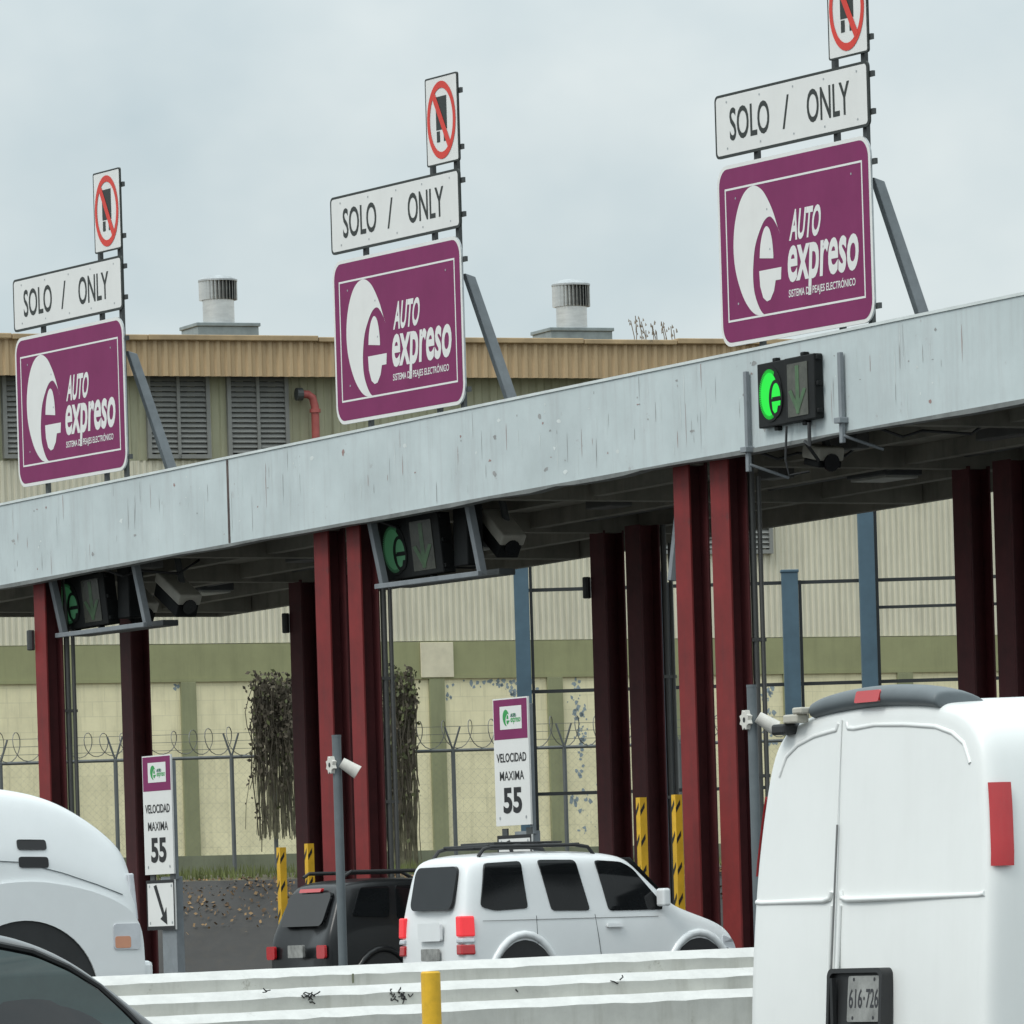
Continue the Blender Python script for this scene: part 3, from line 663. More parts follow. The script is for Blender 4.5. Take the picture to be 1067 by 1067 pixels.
overhead_sign(.08, 0, 4.20, 'purple lane sign in the middle, between the two roof ventilators')
overhead_sign(-11.67, -.12, 4.26, 'purple lane sign left of both roof ventilators, lowest and smallest of three')
overhead_sign(11.80, .15, 4.08, 'purple lane sign above the bright green signal, highest and largest of three')

# ------------------------------------------------------------------ lane signals
def signal_heads(root, s0, sm, s1, z0, z1, rise, lit, lean=0.0, w0=-.13, dep=.12):
    """two dark boxes side by side: a green round lens with the letter, and an arrow lens"""
    for i, (a, b) in enumerate(((s0, sm - .02), (sm, s1))):
        zz = lambda s: rise * (s - s0)
        m = MB(); d = w0 - (.03 if i else 0)
        def pt(s, z, x): return (x + lean * (z - z0), -s, z + zz(s))
        m.hexa([pt(a, z0, d), pt(a, z0, w0 + dep), pt(b, z0, w0 + dep), pt(b, z0, d), pt(a, z1, d), pt(a, z1, w0 + dep), pt(b, z1, w0 + dep), pt(b, z1, d)])
        for z in (z1, z0 - .06): m.hexa([pt((a + b) / 2 - .05, z, d + .05), pt((a + b) / 2 - .05, z, d + .15), pt((a + b) / 2 + .05, z, d + .15), pt((a + b) / 2 + .05, z, d + .05), pt((a + b) / 2 - .05, z + .06, d + .05), pt((a + b) / 2 - .05, z + .06, d + .15), pt((a + b) / 2 + .05, z + .06, d + .15), pt((a + b) / 2 + .05, z + .06, d + .05)])
        if i:
            for k in (.08, .5, .9): m.hexa([pt(b, z0 + k * (z1 - z0), d + .02), pt(b, z0 + k * (z1 - z0), d + .1), pt(b + .05, z0 + k * (z1 - z0), d + .1), pt(b + .05, z0 + k * (z1 - z0), d + .02), pt(b, z0 + k * (z1 - z0) + .07, d + .02), pt(b, z0 + k * (z1 - z0) + .07, d + .1), pt(b + .05, z0 + k * (z1 - z0) + .07, d + .1), pt(b + .05, z0 + k * (z1 - z0) + .07, d + .02)])
        h = m.build('signal_head', M['housing'], root, bevel=.015)
        f = lambda off: (lambda u, v: pt(a + u * (b - a), z0 + v * (z1 - z0), d - off))
        m = MB()
        if i == 0:
            rx, ry = .36, .39
            m.plate(ell(.46, .5, rx + .05, ry + .04), f(.012), f(-.01), 1)
            # the lit crescent with rays at its rim, and the dark letter cut into it
            m.flat(ell(.44, .5, rx * .82, ry * .86), f(.016), 0)
            for k in range(44):
                t = rad(60 + 240 * k / 43); t2 = .028
                m.flat([(.44 + rx * .80 * math.cos(t - t2), .5 + ry * .84 * math.sin(t - t2)), (.44 + rx * 1.0 * math.cos(t - t2 * .7), .5 + ry * math.sin(t - t2 * .7)), (.44 + rx * 1.0 * math.cos(t + t2 * .7), .5 + ry * math.sin(t + t2 * .7)), (.44 + rx * .80 * math.cos(t + t2), .5 + ry * .84 * math.sin(t + t2))], f(.016), 0)
            m.flat(ell(.66, .42, .235, .29), f(.018), 1)
            m.flat(ell(.68, .42, .155, .235, 40)[0:21] + [(.525, .44), (.80, .44)][::1], f(.020), 0)
            m.flat([(.53, .375), (.84, .375), (.82, .30), (.74, .30), (.70, .21), (.62, .19), (.55, .25)], f(.020), 0)
            m.flat([(.55, .385), (.835, .385), (.835, .445), (.55, .445)], f(.022), 1)
            m.build('round_lens', [lit, M['housing']], h)
        else:
            m.plate([(.10, .08), (.78, .08), (.78, .90), (.10, .90)], f(.01), f(-.01), 0)
            m.flat([(.38, .86), (.50, .86), (.50, .12), (.38, .12)], f(.014), 1)
            m.flat([(.14, .48), (.24, .50), (.44, .26), (.64, .50), (.74, .48), (.44, .10)], f(.016), 1)
            m.build('arrow_lens', [M['lens'], M['lensgreen']], h)
# on the fascia, at the right
s0, z1 = hit(788, 380, -.14); sm = hit(819, 400, -.14)[0]; s1 = hit(849, 368, -.14)[0]; z0 = hit(789, 447, -.14)[1]
r = thing('lane_signal', 'bright green round letter signal with unlit arrow fixed to the fascia', 'signal', P(0, 0), ROT, 'lane signals on the canopy front')
signal_heads(r, s0, sm, s1, z0, z1, .015, M['lit'])
for px in (776, 874):
    m = MB()
    sA, zA = hit(px, 387 if px < 800 else 367, -.08); zB = hit(px, 492 if px < 800 else 462, -.08)[1]
    m.box(-.09, -.03, -sA - .04, -sA + .04, zB, zA); m.box(-.15, .05, -sA - .08, -sA + .08, zB + .28, zB + .36)
    m.tube([(-.06, -sA - .03, zB + .1), (.5, -sA - .2, zB - .1)], .025, 6)
    m.build('bracket', M['steel'], r, bevel=.008)
m = MB(); c0 = s0 + 1.0; zb_ = zbot(c0)
m.tube([(-.1, -c0 + .3, z0 - .02), (-.12, -c0 + .32, z0 - .5), (-.08, -c0 + .3, zb_ - .5), (.2, -c0 + .2, zb_ - .45)], .018, 6)
m.tube([(-.1, -c0 - .3, z0 - .02), (-.14, -c0 - .36, z0 - .35), (-.05, -c0 - .1, zb_ - .05), (.3, -c0 + .1, zb_ - .3)], .028, 6)
m.build('cable', M['trim'], r)
# under the fascia at the other two islands
def hung_signal(pl, pe0, pe1, pa1, pr, ya, yb, lab):
    r = thing('lane_signal', lab, 'signal', P(0, 0), ROT, 'lane signals on the canopy front'); w_ = .75
    s0 = hit(pe0, ya, w_)[0]; sm = hit(pe1, ya, w_)[0]; s1 = hit(pa1, ya, w_)[0]
    z0 = hit(pe0, yb, w_)[1]; z1 = zbot(s0) + .02
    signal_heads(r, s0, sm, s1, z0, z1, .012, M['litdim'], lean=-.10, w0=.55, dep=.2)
    for o in r.children: o.location = (0.2, 0, 0)
    for px in (pl, pr):
        m = MB(); sA = hit(px, yb, .35)[0]
        m.hexa([(.50, -sA - .06, z0 - .12), (.62, -sA - .06, z0 - .12), (.62, -sA + .06, z0 - .12), (.50, -sA + .06, z0 - .12), (.25, -sA - .06, zbot(sA) + .2), (.37, -sA - .06, zbot(sA) + .2), (.37, -sA + .06, zbot(sA) + .2), (.25, -sA + .06, zbot(sA) + .2)])
        m.build('hanger', M['steel'], r, bevel=.008)
    m = MB(); sA, sB = hit(pl, yb, .35)[0], hit(pr, yb, .35)[0]
    m.box(.42, .50, -sB - .1, -sA + .1, z0 - .14, z0 - .06); m.build('lower_rail', M['steel'], r, bevel=.008)
    m = MB(); m.box(.8, 1.1, -sB - .1, -sA + .1, z0 - .12, z0 - .02); m.build('lower_rail', M['darksteel'], r, bevel=.008)
    m = MB(); m.box(.85, 1.15, -s1 - .55, -s1 - .1, z0 + .1, zbot(s1) + .1); m.build('control_box', M['housing'], r, bevel=.02)
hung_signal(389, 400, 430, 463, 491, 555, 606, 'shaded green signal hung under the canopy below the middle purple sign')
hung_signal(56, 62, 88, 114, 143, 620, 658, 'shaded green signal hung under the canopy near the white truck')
def lane_camera(px, py, px2, py2, w_, lab, under=.22):
    s0, z0 = hit(px, py, w_); s1, z1 = hit(px2, py2, w_)
    a = Vector((w_, -s0, z0)); b = Vector((w_, -s1, z1)); d = (b - a).normalized(); n = Vector((1, 0, 0)); u = d.cross(n).normalized()
    if u.z < 0: u = -u
    root = thing('lane_camera', lab, 'camera', P(0, 0), ROT, 'cameras under the canopy')
    def bx(m, a, b, h0, h1, wd):
        m.hexa([a + u * h0 - n * wd, b + u * h0 - n * wd, b + u * h0 + n * wd, a + u * h0 + n * wd, a + u * h1 - n * wd, b + u * h1 - n * wd, b + u * h1 + n * wd, a + u * h1 + n * wd])
    m = MB(); bx(m, a, b, .02, .22, .22); m.build('housing', M['camwhite'], root, bevel=.03)
    m = MB(); bx(m, a + d * .04, b - d * .02, -under, .017, .20); m.build('underside', M['housing'], root, bevel=.02)
    m = MB(); m.cyl(b - d * .01, b + d * .03, .13, n=14); m.build('lens', M['glass'], root)
    m = MB(); top = a * .5 + b * .5; m.tube([top + u * .1 + n * .1, Vector((top.x, top.y, zbot(s0) + .3))], .06, 8); m.box(top.x - .2, top.x + .2, top.y - .2, top.y + .2, zbot(s0) + .18, zbot(s0) + .29); m.build('mount', M['darksteel'], root)
lane_camera(511, 542, 533, 570, 1.5, 'boxy lane camera tilted down, right end of the middle hanging signal')
lane_camera(470, 556, 489, 582, 1.3, 'boxy lane camera tilted down, inside the middle signal bracket')
lane_camera(172, 607, 197, 632, 1.5, 'boxy lane camera tilted down, right of the leftmost hanging signal bracket')
lane_camera(133, 618, 152, 640, 1.3, 'boxy lane camera tilted down, inside the leftmost signal bracket')
lane_camera(848, 478, 866, 482, .9, 'pale camera lying level under the fascia below the bright green signal', .08)

# ------------------------------------------------------------------ speed limit signs, poles, posts
def speed_sign(sI, px, ys, lab, grp):
    w_ = hits(px, ys[2], sI)[0]; z = [hits(px, y, sI)[1] for y in ys]     # header top, header bottom, plate bottom, arrow top, arrow bottom
    root = thing('speed_limit_sign', lab, 'sign', P(sI, w_), ROT, grp); h = .505
    F = lambda off: (lambda u, v: (-off, -u, v))
    m = MB(); m.plate([(-h, z[2]), (h, z[2]), (h, z[0]), (-h, z[0])], F(.03), F(0), 0)
    m.flat([(-h + .02, z[1]), (h - .02, z[1]), (h - .02, z[0] - .02), (-h + .02, z[0] - .02)], F(.0325), 2)
    ph = z[0] - z[1]; pw = .33
    a, b, c, d = -pw + .03, pw + .0, z[1] + ph * .24, z[0] - ph * .2
    m.flat([(a, c), (b, c), (b, d), (a, d)], F(.035), 0)
    logo(m, F(.0365), a + .02, b + .03, c - .0, d, 3, 3)
    m.text('AUTO', a + .33 * (b - a) + .1, a + .60 * (b - a) + .1, c + (d - c) * .52, c + (d - c) * .66, F(.038), 4, .03)
    H_ = z[1] - z[2]; zz = lambda v: z[2] + v * H_
    m.text('VELOCIDAD', -.43, .43, zz(.735), zz(.84), F(.0345), 1, .016)
    m.text('MAXIMA', -.35, .35, zz(.525), zz(.63), F(.0345), 1, .006)
    m.text('55', -.27, .27, zz(.14), zz(.44), F(.0345), 1, .035)
    for u in (-.38, .38): m.flat(ell(u, zz(.09), .02, .025, 8), F(.0345), 5)
    m.build('speed_plate', [M['white'], M['black'], M['purple'], M['signgreen'], M['signblue'], M['galv']], root)
    m = MB(); za, zb = z[4], z[3]
    m.plate([(-h + .02, za), (h, za), (h, zb), (-h + .02, zb)], F(.03), F(0), 0)
    m.band([(-h + .02, za), (h, za), (h, zb), (-h + .02, zb)], [(-h + .06, za + .06), (h - .04, za + .06), (h - .04, zb - .05), (-h + .06, zb - .05)], F(.032), 1)
    H_ = zb - za; q = lambda u, v: (-h + .02 + u * (2 * h - .02), za + v * H_)
    m.flat([q(.27, .88), q(.37, .91), q(.63, .34), q(.70, .46), q(.72, .10), q(.48, .22), q(.56, .28)], F(.034), 1)
    for u in (.12, .9):
        for v in (.14, .88): m.flat(ell(*q(u, v), .02, .025, 8), F(.034), 2)
    m.build('arrow_plate', [M['white'], M['black'], M['galv']], root)
    m = MB(); m.box(.02, .16, -.44, .06, .2, z[3] + .05); m.box(.02, .08, -.47, -.39, z[3], z[0] - .1)
    m.build('post', M['steel'], root, bevel=.006)
    m = MB(); m.box(.005, .03, -.46, -.30, z[2] - .3, z[3] + .1); m.box(.005, .03, .25, .40, z[2] - .3, z[3] + .1); m.build('clamp', M['darksteel'], root)
speed_sign(-3.0, 168, (787, 824, 911, 917, 969), 'speed limit 55 sign with black arrow plate beside the white truck', 'speed limit signs')
speed_sign(8.3, 537, (727, 770, 860, 870, 925), 'speed limit 55 sign above the roof of the white SUV', 'speed limit signs')
def hazard_post(sI, px, top, lab):
    w_, z = hits(px, top, sI); m = MB(); m.box(-.058, .058, -.058, .058, .2, z)
    k = z
    while k > .5:
        for f in ((lambda u, v: (-.061, -u, v)), (lambda u, v: (u, -.061, v))): m.flat([(-.056, k - .27), (.02, k - .15), (.02, k - .07), (-.056, k - .19)], f, 1)
        k -= .46
    m.box(-.12, .12, -.12, .12, .22, .26)
    o = m.build('hazard_post', [M['yellow'], M['black']], loc=P(sI, w_), rz=ROT); tag(o, lab, 'post', 'yellow striped posts on the islands')
hazard_post(-3.0, 293, 883, 'yellow and black striped post, leftmost and shortest of the four')
hazard_post(-3.0, 322, 879, 'yellow and black striped post touching the left edge of the middle front columns')
hazard_post(8.2, 668, 831, 'yellow and black striped post before the dark rear columns above the SUV hood')
hazard_post(8.2, 705, 828, 'yellow and black striped post at the left edge of the third front columns')
def mast(sI, px, top, devy, r_, lab):
    w_, z = hits(px, top, sI); zd = hits(px, devy, sI)[1]
    root = thing('camera_pole', lab, 'pole', P(sI, w_), ROT, 'grey poles with small cameras')
    m = MB(); m.cyl((0, 0, 0), (0, 0, z), r_, n=14); m.cyl((0, 0, z), (0, 0, z + .03), r_ * 1.06, n=14); m.cyl((0, 0, 0), (0, 0, .12), r_ * 2.2, n=14); m.build('mast', M['greytrim'], root, smooth=40)
    m = MB()
    star = [(.115 * (1 if i % 2 else .72) * math.cos(6.283 * i / 16), .135 * (1 if i % 2 else .72) * math.sin(6.283 * i / 16)) for i in range(16)]
    m.plate(star, lambda u, v: (-r_ - .05, -u + .02, zd + v), lambda u, v: (-r_ + .01, -u + .02, zd + v)); m.flat(ell(-.02, 0, .03, .035, 12), lambda u, v: (-r_ - .052, -u, zd + v), 1)
    m.build('star_bracket', [M['offwhite'], M['trim']], root, bevel=.006)
    m = MB(); a = Vector((.0, -.13, zd + .03)); b = Vector((.20, -.24, zd - .12)); m.cyl(a, b, .075, .10, n=14); m.build('camera_body', M['offwhite'], root, smooth=40)
mast(9.0, 350.5, 768, 797, .065, 'grey pole with small white camera in front of the black SUV')
mast(21.0, 783, 716, 750, .062, 'grey pole with small white camera beside the white van')

# ------------------------------------------------------------------ stepped barrier and its bollard
S_B = 25.4
m = MB(); wa, wb = -24.0, 12.0
steps = [(0.0, 1.87), (-.34, 1.645), (-.68, 1.405), (-1.02, .9)]   # face offset towards the camera (local y), ledge height
nseg = 150
def rise(w_): return .012 * (w_ + 14)
rows = []
for i in range(nseg + 1):
    w_ = wa + (wb - wa) * i / nseg; row = []
    jz = lambda a: random.uniform(-a, a)
    row.append((w_, .9, 1.78 + rise(w_)))
    row.append((w_, .25, 1.87 + rise(w_)))
    for k, (y, z) in enumerate(steps):
        zz = z + rise(w_)
        row.append((w_, y + .05, zz + jz(.004)))                    # ledge, inner
        row.append((w_, y - .10, zz - .10 + jz(.009)))             # sloped lip
        row.append((w_, y - .105, (steps[k + 1][1] + rise(w_) - .01) if k < 3 else -.05))
    rows.append(row)
n = len(rows[0]); m.v = [p for r_ in rows for p in r_]
for i in range(nseg):
    for j in range(n - 1):
        m.f.append((i * n + j, (i + 1) * n + j, (i + 1) * n + j + 1, i * n + j + 1)); m.m.append(1 if (j < 2 or (j - 2) % 3 in (0,)) else 0)
# top of every ledge is part of the paler lip; tall faces keep the greyer tone
for px, py, n_ in ((413, 1036, 11), (420, 1040, 6), (320, 1039, 5), (312, 1037, 3), (329, 1041, 2), (270, 1034, 2), (540, 1031, 1), (640, 1024, 2)):   # small black scribbles on the middle step
    for _ in range(n_):
        w_, z = hits(px + random.uniform(-7, 7), py + random.uniform(-5, 4), S_B + .445)
        pts = [(w_, z)]
        for q in range(3): pts.append((pts[-1][0] + random.uniform(-.03, .05), pts[-1][1] + random.uniform(-.035, .03)))
        m.tube([(a, -.447, b) for a, b in pts], .008, 4, 2)
bar = m.build('stepped_barrier', [M['barrier'], M['barrier_top'], M['black']], loc=P(S_B, 0), rz=ROT)
tag(bar, 'white stepped concrete barrier along the lane in front of the SUV', 'barrier')
m = MB(); jw = hits(363, 1015, S_B)[0]; m.box(jw - .010, jw + .010, -.112, -.104, 1.66, 1.765); m.build('joint', M['plinth'], bar)
w_, z = hits(448.5, 1012, 30)
m = MB(); m.cyl((0, 0, 0), (0, 0, z - .02), .105, n=20); m.cyl((0, 0, z - .02), (0, 0, z), .105, .09, n=20); m.cyl((0, 0, 0), (0, 0, .03), .2, n=20)
o = m.build('bollard', M['yellow'], loc=P(30, w_), rz=ROT, smooth=40); tag(o, 'plain yellow steel bollard in front of the stepped barrier', 'bollard')

# ------------------------------------------------------------------ vehicles
class Body:
    """a lofted car body: stations along x give sill, shoulder and roof heights and half widths"""
    def __init__(s, st, lean=0.0, lean_len=1.0, lean_z=2.4):
        s.st = st; s.lean = lean; s.ll = lean_len; s.lz = lean_z
    def half(s, x):
        st = s.st
        if x <= st[0][0]: v = st[0]
        elif x >= st[-1][0]: v = st[-1]
        else:
            for a, b in zip(st, st[1:]):
                if x <= b[0]:
                    t = (x - a[0]) / (b[0] - a[0]); v = [p + (q - p) * t for p, q in zip(a, b)]; break
        _, zb, zs, zr, wl, wr = v
        dz = zr - zs
        return [(0, zb), (wl * .84, zb), (wl * .96, zb + .12 * (zs - zb)), (wl, zb + .42 * (zs - zb)), (wl * .995, zs - .10 * (zs - zb)), (wl * .965, zs),
                (wr + (wl * .965 - wr) * .22, zr - .22 * dz), (wr * .93, zr - .07 * dz), (wr * .7, zr - .015 * dz), (0, zr)]
    def d(s, x, y, z):
        return (x + s.lean * max(0, z - s.lz) * max(0, 1 - abs(x - s.st[0][0]) / s.ll), y, z)
    def ring(s, x):
        h = s.half(x)
        r = [(y, z) for y, z in h] + [(-y, z) for y, z in h[-2:0:-1]]
        return [s.d(x, y, z) for y, z in r]
    def hw(s, x, z):
        h = s.half(x); best = 0
        for (y0, z0), (y1, z1) in zip(h, h[1:]):
            if z0 <= z <= z1 and z1 > z0: best = max(best, y0 + (y1 - y0) * (z - z0) / (z1 - z0))
        return best
    def shell(s, name, m_, root, sub=2):
        mb = MB(); mb.loft([s.ring(v[0]) for v in s.st]); return mb.build(name, m_, root, smooth=60, sub=sub)
    def side(s, pts, sgn, off=.012, thick=.04):
        mb = MB(); q = []; cut = []
        for i in range(len(pts)):                       # soften the corners
            a, b, c = Vector(pts[i - 1]), Vector(pts[i]), Vector(pts[(i + 1) % len(pts)])
            r = min(.055, (a - b).length * .3, (c - b).length * .3); u = b + (a - b).normalized() * r; v = b + (c - b).normalized() * r
            for t in (0, .33, .67, 1): cut.append(tuple(u * (1 - t) ** 2 + b * 2 * t * (1 - t) + v * t * t))
        pts = cut
        for i in range(len(pts)):                       # subdivide the outline so that it follows the body
            a, b = pts[i], pts[(i + 1) % len(pts)]
            nk = 4 if abs(a[0] - b[0]) + abs(a[1] - b[1]) > .15 else 1
            for k in range(nk): q.append((a[0] + (b[0] - a[0]) * k / nk, a[1] + (b[1] - a[1]) * k / nk))
        f = lambda o: (lambda x, z: s.d(x, sgn * (s.hw(x, z) + o), z))
        return mb.plate(q, f(off), f(off - thick))
    def end(s, pts, x, sgn, off=.012, thick=.04):      # pts in (y, z) on the rear (sgn -1) or front (+1) end
        f = lambda o: (lambda y, z: s.d(x + sgn * o, y, z))
        return MB().plate(pts, f(off), f(off - thick))
def wheel(root, x, y, rx, rz, wd, zc_):
    n = 32; sg = 1 if y > 0 else -1
    prof_ = [(.62, .0), (.66, .5), (.93, .52), (1.0, .40), (1.0, -.40), (.93, -.5), (.62, -.5)]
    rings = [[(x + rx * r_ * math.cos(6.283 * i / n), y + sg * wd * q, zc_ + rz * r_ * math.sin(6.283 * i / n)) for i in range(n)] for r_, q in prof_]
    t = MB().loft(rings).build('wheel', M['tyre'], root, smooth=40)
    m = MB()
    m.plate(ell(0, 0, rx * .18, rz * .18, 20), lambda u, v: (x + u, y + sg * wd * .42, zc_ + v), lambda u, v: (x + u, y + sg * wd * .1, zc_ + v))
    for k in range(7):
        a = 6.283 * k / 7; ca, sa = math.cos(a), math.sin(a)
        q = lambda r_, t_: (x + rx * (r_ * ca - t_ * sa), y + sg * wd * .36, zc_ + rz * (r_ * sa + t_ * ca))
        q2 = lambda r_, t_: (q(r_, t_)[0], y + sg * wd * .15, q(r_, t_)[2])
        m.hexa([q2(.14, -.07), q2(.63, -.05), q2(.63, .05), q2(.14, .07), q(.14, -.07), q(.63, -.05), q(.63, .05), q(.14, .07)])
    m.build('rim', M['rim'], t)
def arch(root, body, x, rx, rz, zc_, r_, m_):
    for sg in (-1, 1):
        pts = [(x + rx * math.cos(a), sg * (body.hw(x + rx * math.cos(a), zc_ + rz * math.sin(a)) - .01), zc_ + rz * math.sin(a)) for a in [math.pi * (i / 16) for i in range(17)]]
        MB().tube(pts, r_, 10).build('fender_flare', m_, root, smooth=60)
        wl_ = [(x + rx * .93 * math.cos(a), zc_ + rz * .93 * math.sin(a)) for a in [math.pi * (i / 12) for i in range(13)]]
        body.side(wl_, sg, .006, .02).build('wheel_well', M['trim'], root)

# --- white SUV, its right side towards the camera
sv = thing('white_suv', 'white SUV with roof rack and lit red tail lamp behind the stepped barrier', 'SUV', P(15.3, -8.3), ROT)
b = Body([(0.0, .78, 2.30, 3.12, .80, .64), (.04, .72, 2.40, 3.20, .87, .72), (.25, .68, 2.45, 3.27, .90, .755), (1.4, .66, 2.46, 3.30, .90, .76), (2.3, .66, 2.44, 3.27, .90, .75),
          (2.62, .66, 2.43, 3.21, .90, .73), (2.74, .66, 2.42, 3.12, .90, .73), (3.22, .66, 2.40, 2.62, .90, .77), (3.34, .66, 2.36, 2.50, .90, .79), (3.9, .66, 2.22, 2.32, .89, .78), (4.15, .68, 2.08, 2.19, .87, .76),
          (4.27, .74, 1.85, 2.02, .83, .72), (4.31, .85, 1.7, 1.82, .78, .66)], lean=.22, lean_len=1.2, lean_z=2.45)
b.shell('body', M['whitepaint'], sv)
for sg in (-1, 1):
    for pts in ([(.27, 2.56), (.30, 3.13), (.92, 3.15), (1.0, 2.52), (.5, 2.50)], [(1.22, 3.16), (1.79, 3.15), (1.95, 2.47), (1.36, 2.48)], [(2.10, 3.14), (2.52, 3.11), (2.68, 3.02), (3.08, 2.56), (3.08, 2.46), (2.24, 2.46)]):
        b.side(pts, sg).build('side_window', M['glass'], sv, smooth=50)
    m = MB()
    for za, zb2, mi in ((2.17, 2.44, 0), (2.085, 2.155, 1), (1.93, 2.07, 2)):
        m.hexa([(-.015, sg * .70, za), (-.015, sg * .85, za), (.17, sg * .912, za), (.17, sg * .70, za), (-.01, sg * .69, zb2), (-.01, sg * .835, zb2), (.17, sg * .895, zb2), (.17, sg * .69, zb2)], mi)
    m.build('tail_lamp', [M['taillit'], M['clear'], M['tail']], sv, bevel=.02)
    b.side([(4.0, 1.95), (4.0, 2.1), (4.2, 2.02), (4.24, 1.85)], sg, .015).build('headlight', M['clear'], sv)
    b.side([(2.18, 2.24), (2.18, 2.29), (2.42, 2.29), (2.42, 2.24)], sg, .04).build('door_handle', M['whitepaint'], sv)
    m = MB()
    for x in (1.12, 2.02): m.tube([(x + (.0 if x < 2 else .12 * (2.42 - z)), sg * (b.hw(x, z) + .003), z) for z in (.9, 1.6, 2.1, 2.42)], .0035, 4)
    m.tube([(x, sg * (b.hw(x, 2.36) + .003), 2.37) for x in (.3, 1.1, 2.0, 3.0)], .0035, 4)
    m.build('door_seam', M['trim'], sv)
    mm = MB(); mm.box(2.98, 3.1, sg * .86, sg * 1.06, 2.5, 2.74); mm.build('mirror', M['whitepaint'], sv, bevel=.03)
    MB().tube([(.42, sg * .60, 3.22), (.50, sg * .60, 3.315), (.62, sg * .60, 3.345), (1.9, sg * .60, 3.35), (2.1, sg * .60, 3.32), (2.2, sg * .60, 3.2)], .026, 8).build('roof_rail', M['trim'], sv)
b.end(rrect(-.56, .56, 2.53, 3.10, .12, .12), 0, -1, .014).build('rear_window', M['glass'], sv)
b.end(rrect(-.22, .22, 1.86, 2.02, .02, .02), 0, -1, .03).build('number_plate', M['plate'], sv)
m = b.end(rrect(-.30, .30, 2.12, 2.36, .03, .03), 0, -1, .025); m.build('tailgate_recess', M['whitepaint'], sv, bevel=.01)
m = MB(); m.box(-.14, .06, -.84, .84, .85, 1.35); m.build('rear_bumper', M['whitepaint'], sv, bevel=.05)
m = MB(); m.box(4.26, 4.42, -.78, .78, .8, 1.3); m.build('front_bumper', M['greytrim'], sv, bevel=.05)
m = MB(); f = lambda y, t: (2.68 + .60 * t, y, 3.17 - .54 * t)
m.add([(2.74, -.62, 3.17), (2.74, .62, 3.17), (3.24, .72, 2.63), (3.24, -.72, 2.63)], [(0, 1, 2, 3)]); m.build('windshield', M['glass'], sv)
m = MB()
for x in (.6, 1.05, 1.5, 1.95): m.box(x - .03, x + .03, -.6, .6, 3.345, 3.38)
m.box(.75, 1.8, -.45, .45, 3.381, 3.41); m.build('roof_rack', M['trim'], sv, bevel=.01)
arch(sv, b, .92, .62, 1.02, 1.16, .052, M['whitepaint']); arch(sv, b, 3.62, .60, .98, 1.16, .052, M['whitepaint'])
for x in (.92, 3.62):
    for y in (-.80, .80): wheel(sv, x, y, .48, .66, .24, .66)

# --- black SUV, one lane further
bs = thing('black_suv', 'black SUV with tinted windows behind the grey pole', 'SUV', P(3.6, -4.05), ROT)
b = Body([(0.0, .8, 2.25, 2.98, .86, .66), (.04, .75, 2.35, 3.05, .94, .76), (.3, .7, 2.42, 3.12, .98, .80), (1.4, .7, 2.44, 3.14, .98, .80), (2.4, .7, 2.42, 3.10, .98, .79), (2.7, .7, 2.42, 2.98, .97, .77),
          (3.25, .7, 2.38, 2.52, .97, .8), (3.4, .7, 2.3, 2.40, .96, .8), (4.3, .72, 2.05, 2.15, .93, .78), (4.5, .8, 1.7, 1.85, .86, .7)], lean=.42, lean_len=1.5, lean_z=2.2)
b.shell('body', M['greypaint'], bs)
for sg in (-1, 1):
    for pts in ([(.35, 2.56), (.42, 2.98), (1.05, 3.0), (1.05, 2.52)], [(1.2, 3.0), (1.85, 3.0), (1.95, 2.5), (1.2, 2.5)], [(2.0, 3.0), (2.5, 2.97), (3.1, 2.56), (3.1, 2.48), (2.1, 2.48)]): b.side(pts, sg).build('side_window', M['glass'], bs, smooth=50)
    b.end(rrect(sg * .80 - .13, sg * .80 + .13, 1.93, 2.13, .04, .04), 0, -1, .03).build('tail_lamp', M['tail'], bs)
    MB().tube([(.5, sg * .66, 3.16), (.6, sg * .66, 3.22), (2.2, sg * .66, 3.22), (2.4, sg * .66, 3.12)], .028, 8).build('roof_rail', M['trim'], bs)
b.end(rrect(-.66, .66, 2.42, 2.92, .1, .1), 0, -1, .025).build('rear_window', M['glass'], bs)
b.end(rrect(-.34, .34, 2.93, 2.985, .02, .02), 0, -1, .05).build('brake_light', M['tail'], bs)
m = MB(); m.box(-.14, .06, -.9, .9, .85, 1.4); m.build('rear_bumper', M['trim'], bs, bevel=.05)
b.end(rrect(-.24, .24, 1.95, 2.14, .02, .02), 0, -1, .03).build('number_plate', M['plate'], bs)
arch(bs, b, .95, .6, .95, 1.1, .05, M['greypaint']); arch(bs, b, 3.6, .6, .95, 1.1, .05, M['greypaint'])
for x in (.95, 3.6):
    for y in (-.86, .86): wheel(bs, x, y, .48, .66, .24, .66)

# --- white truck nosing in from the left
tr = thing('white_truck', 'white truck with long sloping hood and black side vents at left', 'truck', P(15.22, -13.0), ROT)
b = Body([(-5.6, .9, 3.6, 5.6, 1.0, .9), (-5.5, .9, 3.6, 5.75, 1.02, .95), (-3.6, .9, 3.6, 5.75, 1.02, .92), (-3.35, .9, 3.6, 5.6, 1.02, .9), (-2.9, .9, 3.55, 4.5, 1.02, .86), (-2.75, .9, 3.50, 4.32, 1.0, .76),
          (-2.2, .9, 3.46, 4.28, .99, .72), (-1.55, .9, 3.40, 4.22, .98, .70), (-1.05, .9, 3.26, 4.10, .97, .68), (-.62, .9, 3.10, 3.88, .95, .66), (-.32, .9, 2.98, 3.66, .94, .66), (-.14, .9, 2.88, 3.49, .93, .66), (-.05, .95, 2.80, 3.33, .92, .64), (0.0, 1.05, 2.6, 3.12, .86, .6)])
b.shell('hood', M['whitepaint'], tr)
